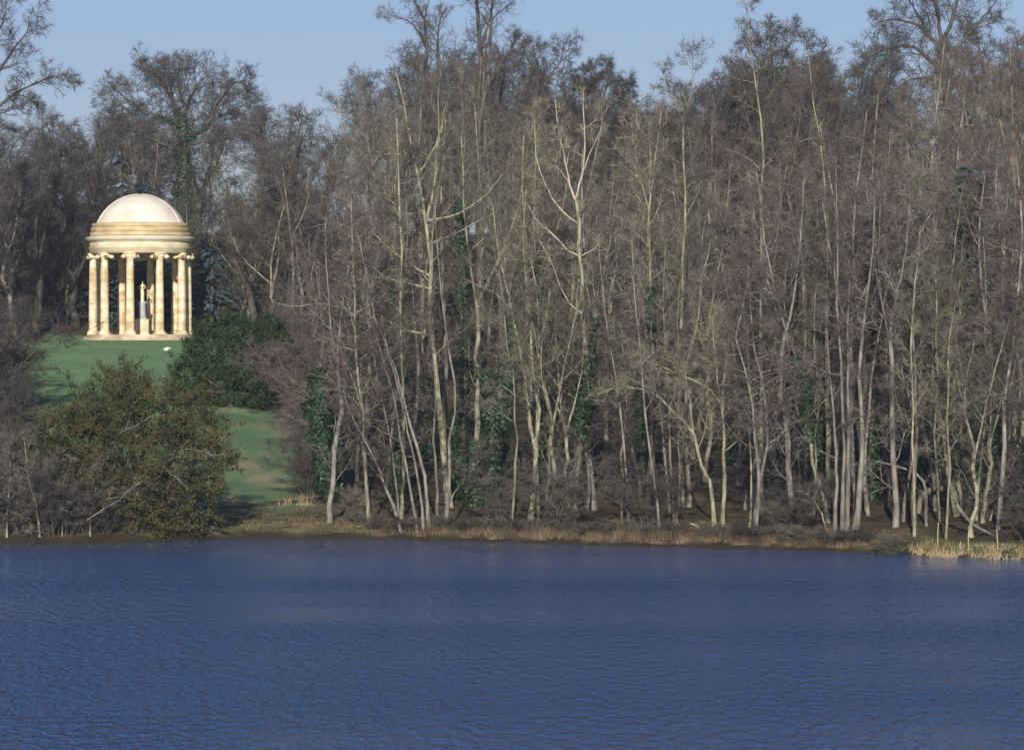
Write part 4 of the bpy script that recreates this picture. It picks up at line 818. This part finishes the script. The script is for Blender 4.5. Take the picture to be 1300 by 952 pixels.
for nm, px in zip(IVL, (545, 640, 690, 748, 815, 935, 960, 1015, 1090, 1200, 1262, 445)):
    IV.append(((px, ri.uniform(560, 625)), ri.uniform(330, 520), ri.uniform(.5, .9), 'dark ivy smothered trunk standing well behind ' + nm))
for (px, py), top, rad, lab in IV:
    g = ground(px, py); Y = g[1]; h = EYE - (top - HOR) / FPX * Y - g[2]
    st = np.array([[*g, .16], [g[0] + ri.normal(0, .15), Y, g[2] + h * .5, .12], [g[0] + ri.normal(0, .3), Y, g[2] + h, .05]])
    plant_tree('ivy_covered_stem', [st], ri, M['bark_brown'], M['twig_grey'], lab, 'ivy', None, None, [(0, int(500 + h * 190), rad, .0, 1.0)], dict(THIN, n1=1.0, t0=.6, len1=1.5, n3=4, n4=3), 1, 9)

# fallen wood
def log(pts, r0, r1, name, label, m, seed, Y=None, twigs=10):
    rng = np.random.default_rng(seed); g = ground(*pts[0][:2]) if Y is None else at(pts[0][0], pts[0][1], Y)
    rows = np.array([[*at(p[0], p[1], g[1] + p[2]), r0 + (r1 - r0) * k / (len(pts) - 1)] for k, p in enumerate(pts)])
    root = link(name, None, None, rows[0, :3]); tag(root, label, 'log'); q = smooth_path(rows, 10); q[:, :3] -= rows[0, :3]
    T = MB(); T.tubes(q[None, :, :3], q[None, :, 3], 8); T.add(np.concatenate([q[:1, :3], q[:1, :3] + np.array([[.01, 0, .01], [0, 0, .01]])]), [(0, 1, 2)]); T.build('log', m, root, True)
    if twigs:
        T = MB(); P1, R1 = spawn(q[None, :, :3], q[None, :, 3], twigs, .15, 1, .8, .9, 4, .05, .15, rng); T.tubes(P1, R1, 4); P2, R2 = spawn(P1, R1, 5, .2, 1, .7, .5, 3, .04, .15, rng); T.tubes(P2, R2, 3); T.build('branch', m, root)['kind'] = 'stuff'
log([(893, 676, 0), (884, 667, .1), (876, 664, .1)], .05, .035, 'fallen_branch', 'short bleached branch lying on the bank by the pale arching tree', M['dead_wood'], 1, twigs=0)
log([(1166, 652, 0), (1170, 630, 0), (1190, 620, .1), (1206, 623, .3)], .13, .16, 'fallen_log', 'broken limb with a pale orange end propped on the stump', M['bark_brown'], 2, twigs=5)
log([(1262, 680, 0), (1235, 665, .2), (1215, 640, .4), (1206, 615, .5)], .06, .10, 'fallen_log', 'long thin fallen trunk slanting down to the golden reeds', M['bark_grey'], 3)
log([(1176, 668, 0), (1168, 605, .3), (1140, 592, .5), (1110, 585, .6)], .08, .03, 'fallen_limb', 'hanging grey limb crossing in front of the spotted pole trunk', M['bark_grey'], 4)
g = ground(1213, 652); b = MB(); b.lathe([(.42, -.3), (.36, 0), (.30, .5), (.33, .9), (.27, 1.25), (.20, 1.3), (.05, 1.05)], 14); V = b.v[0]; V[:, 2] += np.where(V[:, 2] > 1, .35 * np.sin(np.arctan2(V[:, 1], V[:, 0]) * 2.5), 0)
st = link('broken_stump', None, None, g); tag(st, 'jagged mossy tree stump near the golden reeds', 'stump'); b.build('trunk', M['bark_olive'], st, True)

# ------------------------------------------------------------------ grass, reeds and litter nobody could count
def blades(name, n, xr, dr, hr, m, label, seed, lean=.35, clump=0, where=None, w=.012):
    rng = np.random.default_rng(seed); x = rng.uniform(*xr, n); d = dr[0] + (dr[1] - dr[0]) * rng.random(n) ** 1.6
    if clump:
        cx = rng.uniform(*xr, clump); j = rng.integers(clump, size=n); x = cx[j] + rng.normal(0, .22, n); cd = dr[0] + (dr[1] - dr[0]) * rng.random(clump) ** 1.4; d = np.maximum(cd[j] + rng.normal(0, .2, n), dr[0])
    y = shore(x) + d
    if where is not None: k = where(x, y, rng); x, y = x[k], y[k]
    z = H(x, y); n = len(x); h = rng.uniform(*hr, n) * (.7 + .3 * np.sin(x * 2.1) * np.sin(x * .7 + 1))
    P0 = np.stack([x, y, z - .03], 1); P1 = P0 + np.stack([rng.normal(0, lean, n) * h, rng.normal(0, lean, n) * h, h], 1)
    v, f = spikes(P0, P1, w * rng.uniform(.6, 1.4, n)); b = MB(); b.add(v, f); tag(b.build(name, m), label, 'grass', kind='stuff')
def X_(px, Y=190): return (px - 650) / FPX * Y
blades('dead_grass', 12000, (X_(300), X_(1160)), (.35, 6.5), (.10, .34), M['straw'], 'pale dead grass covering the bank', 1, .5)
blades('rough_grass', 16000, (X_(230), X_(640)), (2, 16), (.06, .2), M['straw'], 'short rough straw coloured grass beside the path', 2, .6, where=lambda x, y, r: np.sin(x * 1.7) + np.sin(y * 1.3 + x) > -.4)
blades('brown_litter', 14000, (X_(470), X_(1150)), (.15, 3.5), (.2, .8), M['bracken'], 'dead brown stalks under the trees at the water edge', 3, .3, 260)
blades('straw_reeds', 2200, (X_(600), X_(880)), (.1, 1.8), (.3, 1.0), M['straw'], 'standing straw reeds below the dead topped tree', 4, .25, 45)
blades('golden_reeds', 4200, (X_(1130, 180), X_(1330, 180)), (-.25, 1.6), (.12, .5), M['reed'], 'golden reeds along the water in front of the fallen trunk', 5, .35, 90, where=lambda x, y, r: r.random(len(x)) < np.clip((x - X_(1130, 180)) / 1.6, .1, 1))
blades('green_rushes', 5000, (X_(1120, 180), X_(1330, 180)), (.1, 2.4), (.2, .55), M['rush'], 'green rushes growing among the golden reeds', 6, .3, 80)
blades('tall_straw', 110, (X_(350, 205), X_(392, 205)), (12.2, 15), (.15, .85), M['reed'], 'tall pale straw tufts beside the path at the wood edge', 7, .25, 7)
# pale stakes standing among the golden reeds
for k, (px, top, bot) in enumerate(((1230, 676, 702), (1219, 688, 706), (1266, 674, 704), (1191, 664, 700))):
    Y = float(shore(X_(px, 180))) + .5; x = X_(px, Y); z0 = float(H(x, Y)); z1 = EYE - (top - HOR) / FPX * Y; b = MB()
    b.tubes(np.array([[[0, 0, -.3], [.02 * (k % 3 - 1), .01, (z1 - z0) * .5], [.04 * (k % 2) - .02, 0, z1 - z0], [.04 * (k % 2) - .01, 0, z1 - z0 + .03]]]), np.array([[.026, .024, .02, .006]]), 7)
    tag(b.build('wooden_stake', M['reed'], loc=(x, Y, z0)), 'pale thin stake standing among the golden reeds', 'stake', 'stakes among the golden reeds')

# ------------------------------------------------------------------ thin winter haze over the lake and the wood
hm = bpy.data.materials.new('haze'); hm.use_nodes = True; hn = hm.node_tree.nodes; hn.clear()
ho = hn.new('ShaderNodeOutputMaterial'); hv = hn.new('ShaderNodeVolumePrincipled'); hv.inputs['Color'].default_value = (.70, .82, 1.0, 1); hv.inputs['Density'].default_value = .00013; hv.inputs['Anisotropy'].default_value = 0.0
hm.node_tree.links.new(hv.outputs[0], ho.inputs['Volume'])
b = MB(); b.box(-6500, 6500, -1600, 9500, -4, 60); tag(b.build('haze', hm), 'thin pale blue winter haze over the lake and wood', 'haze', kind='stuff')
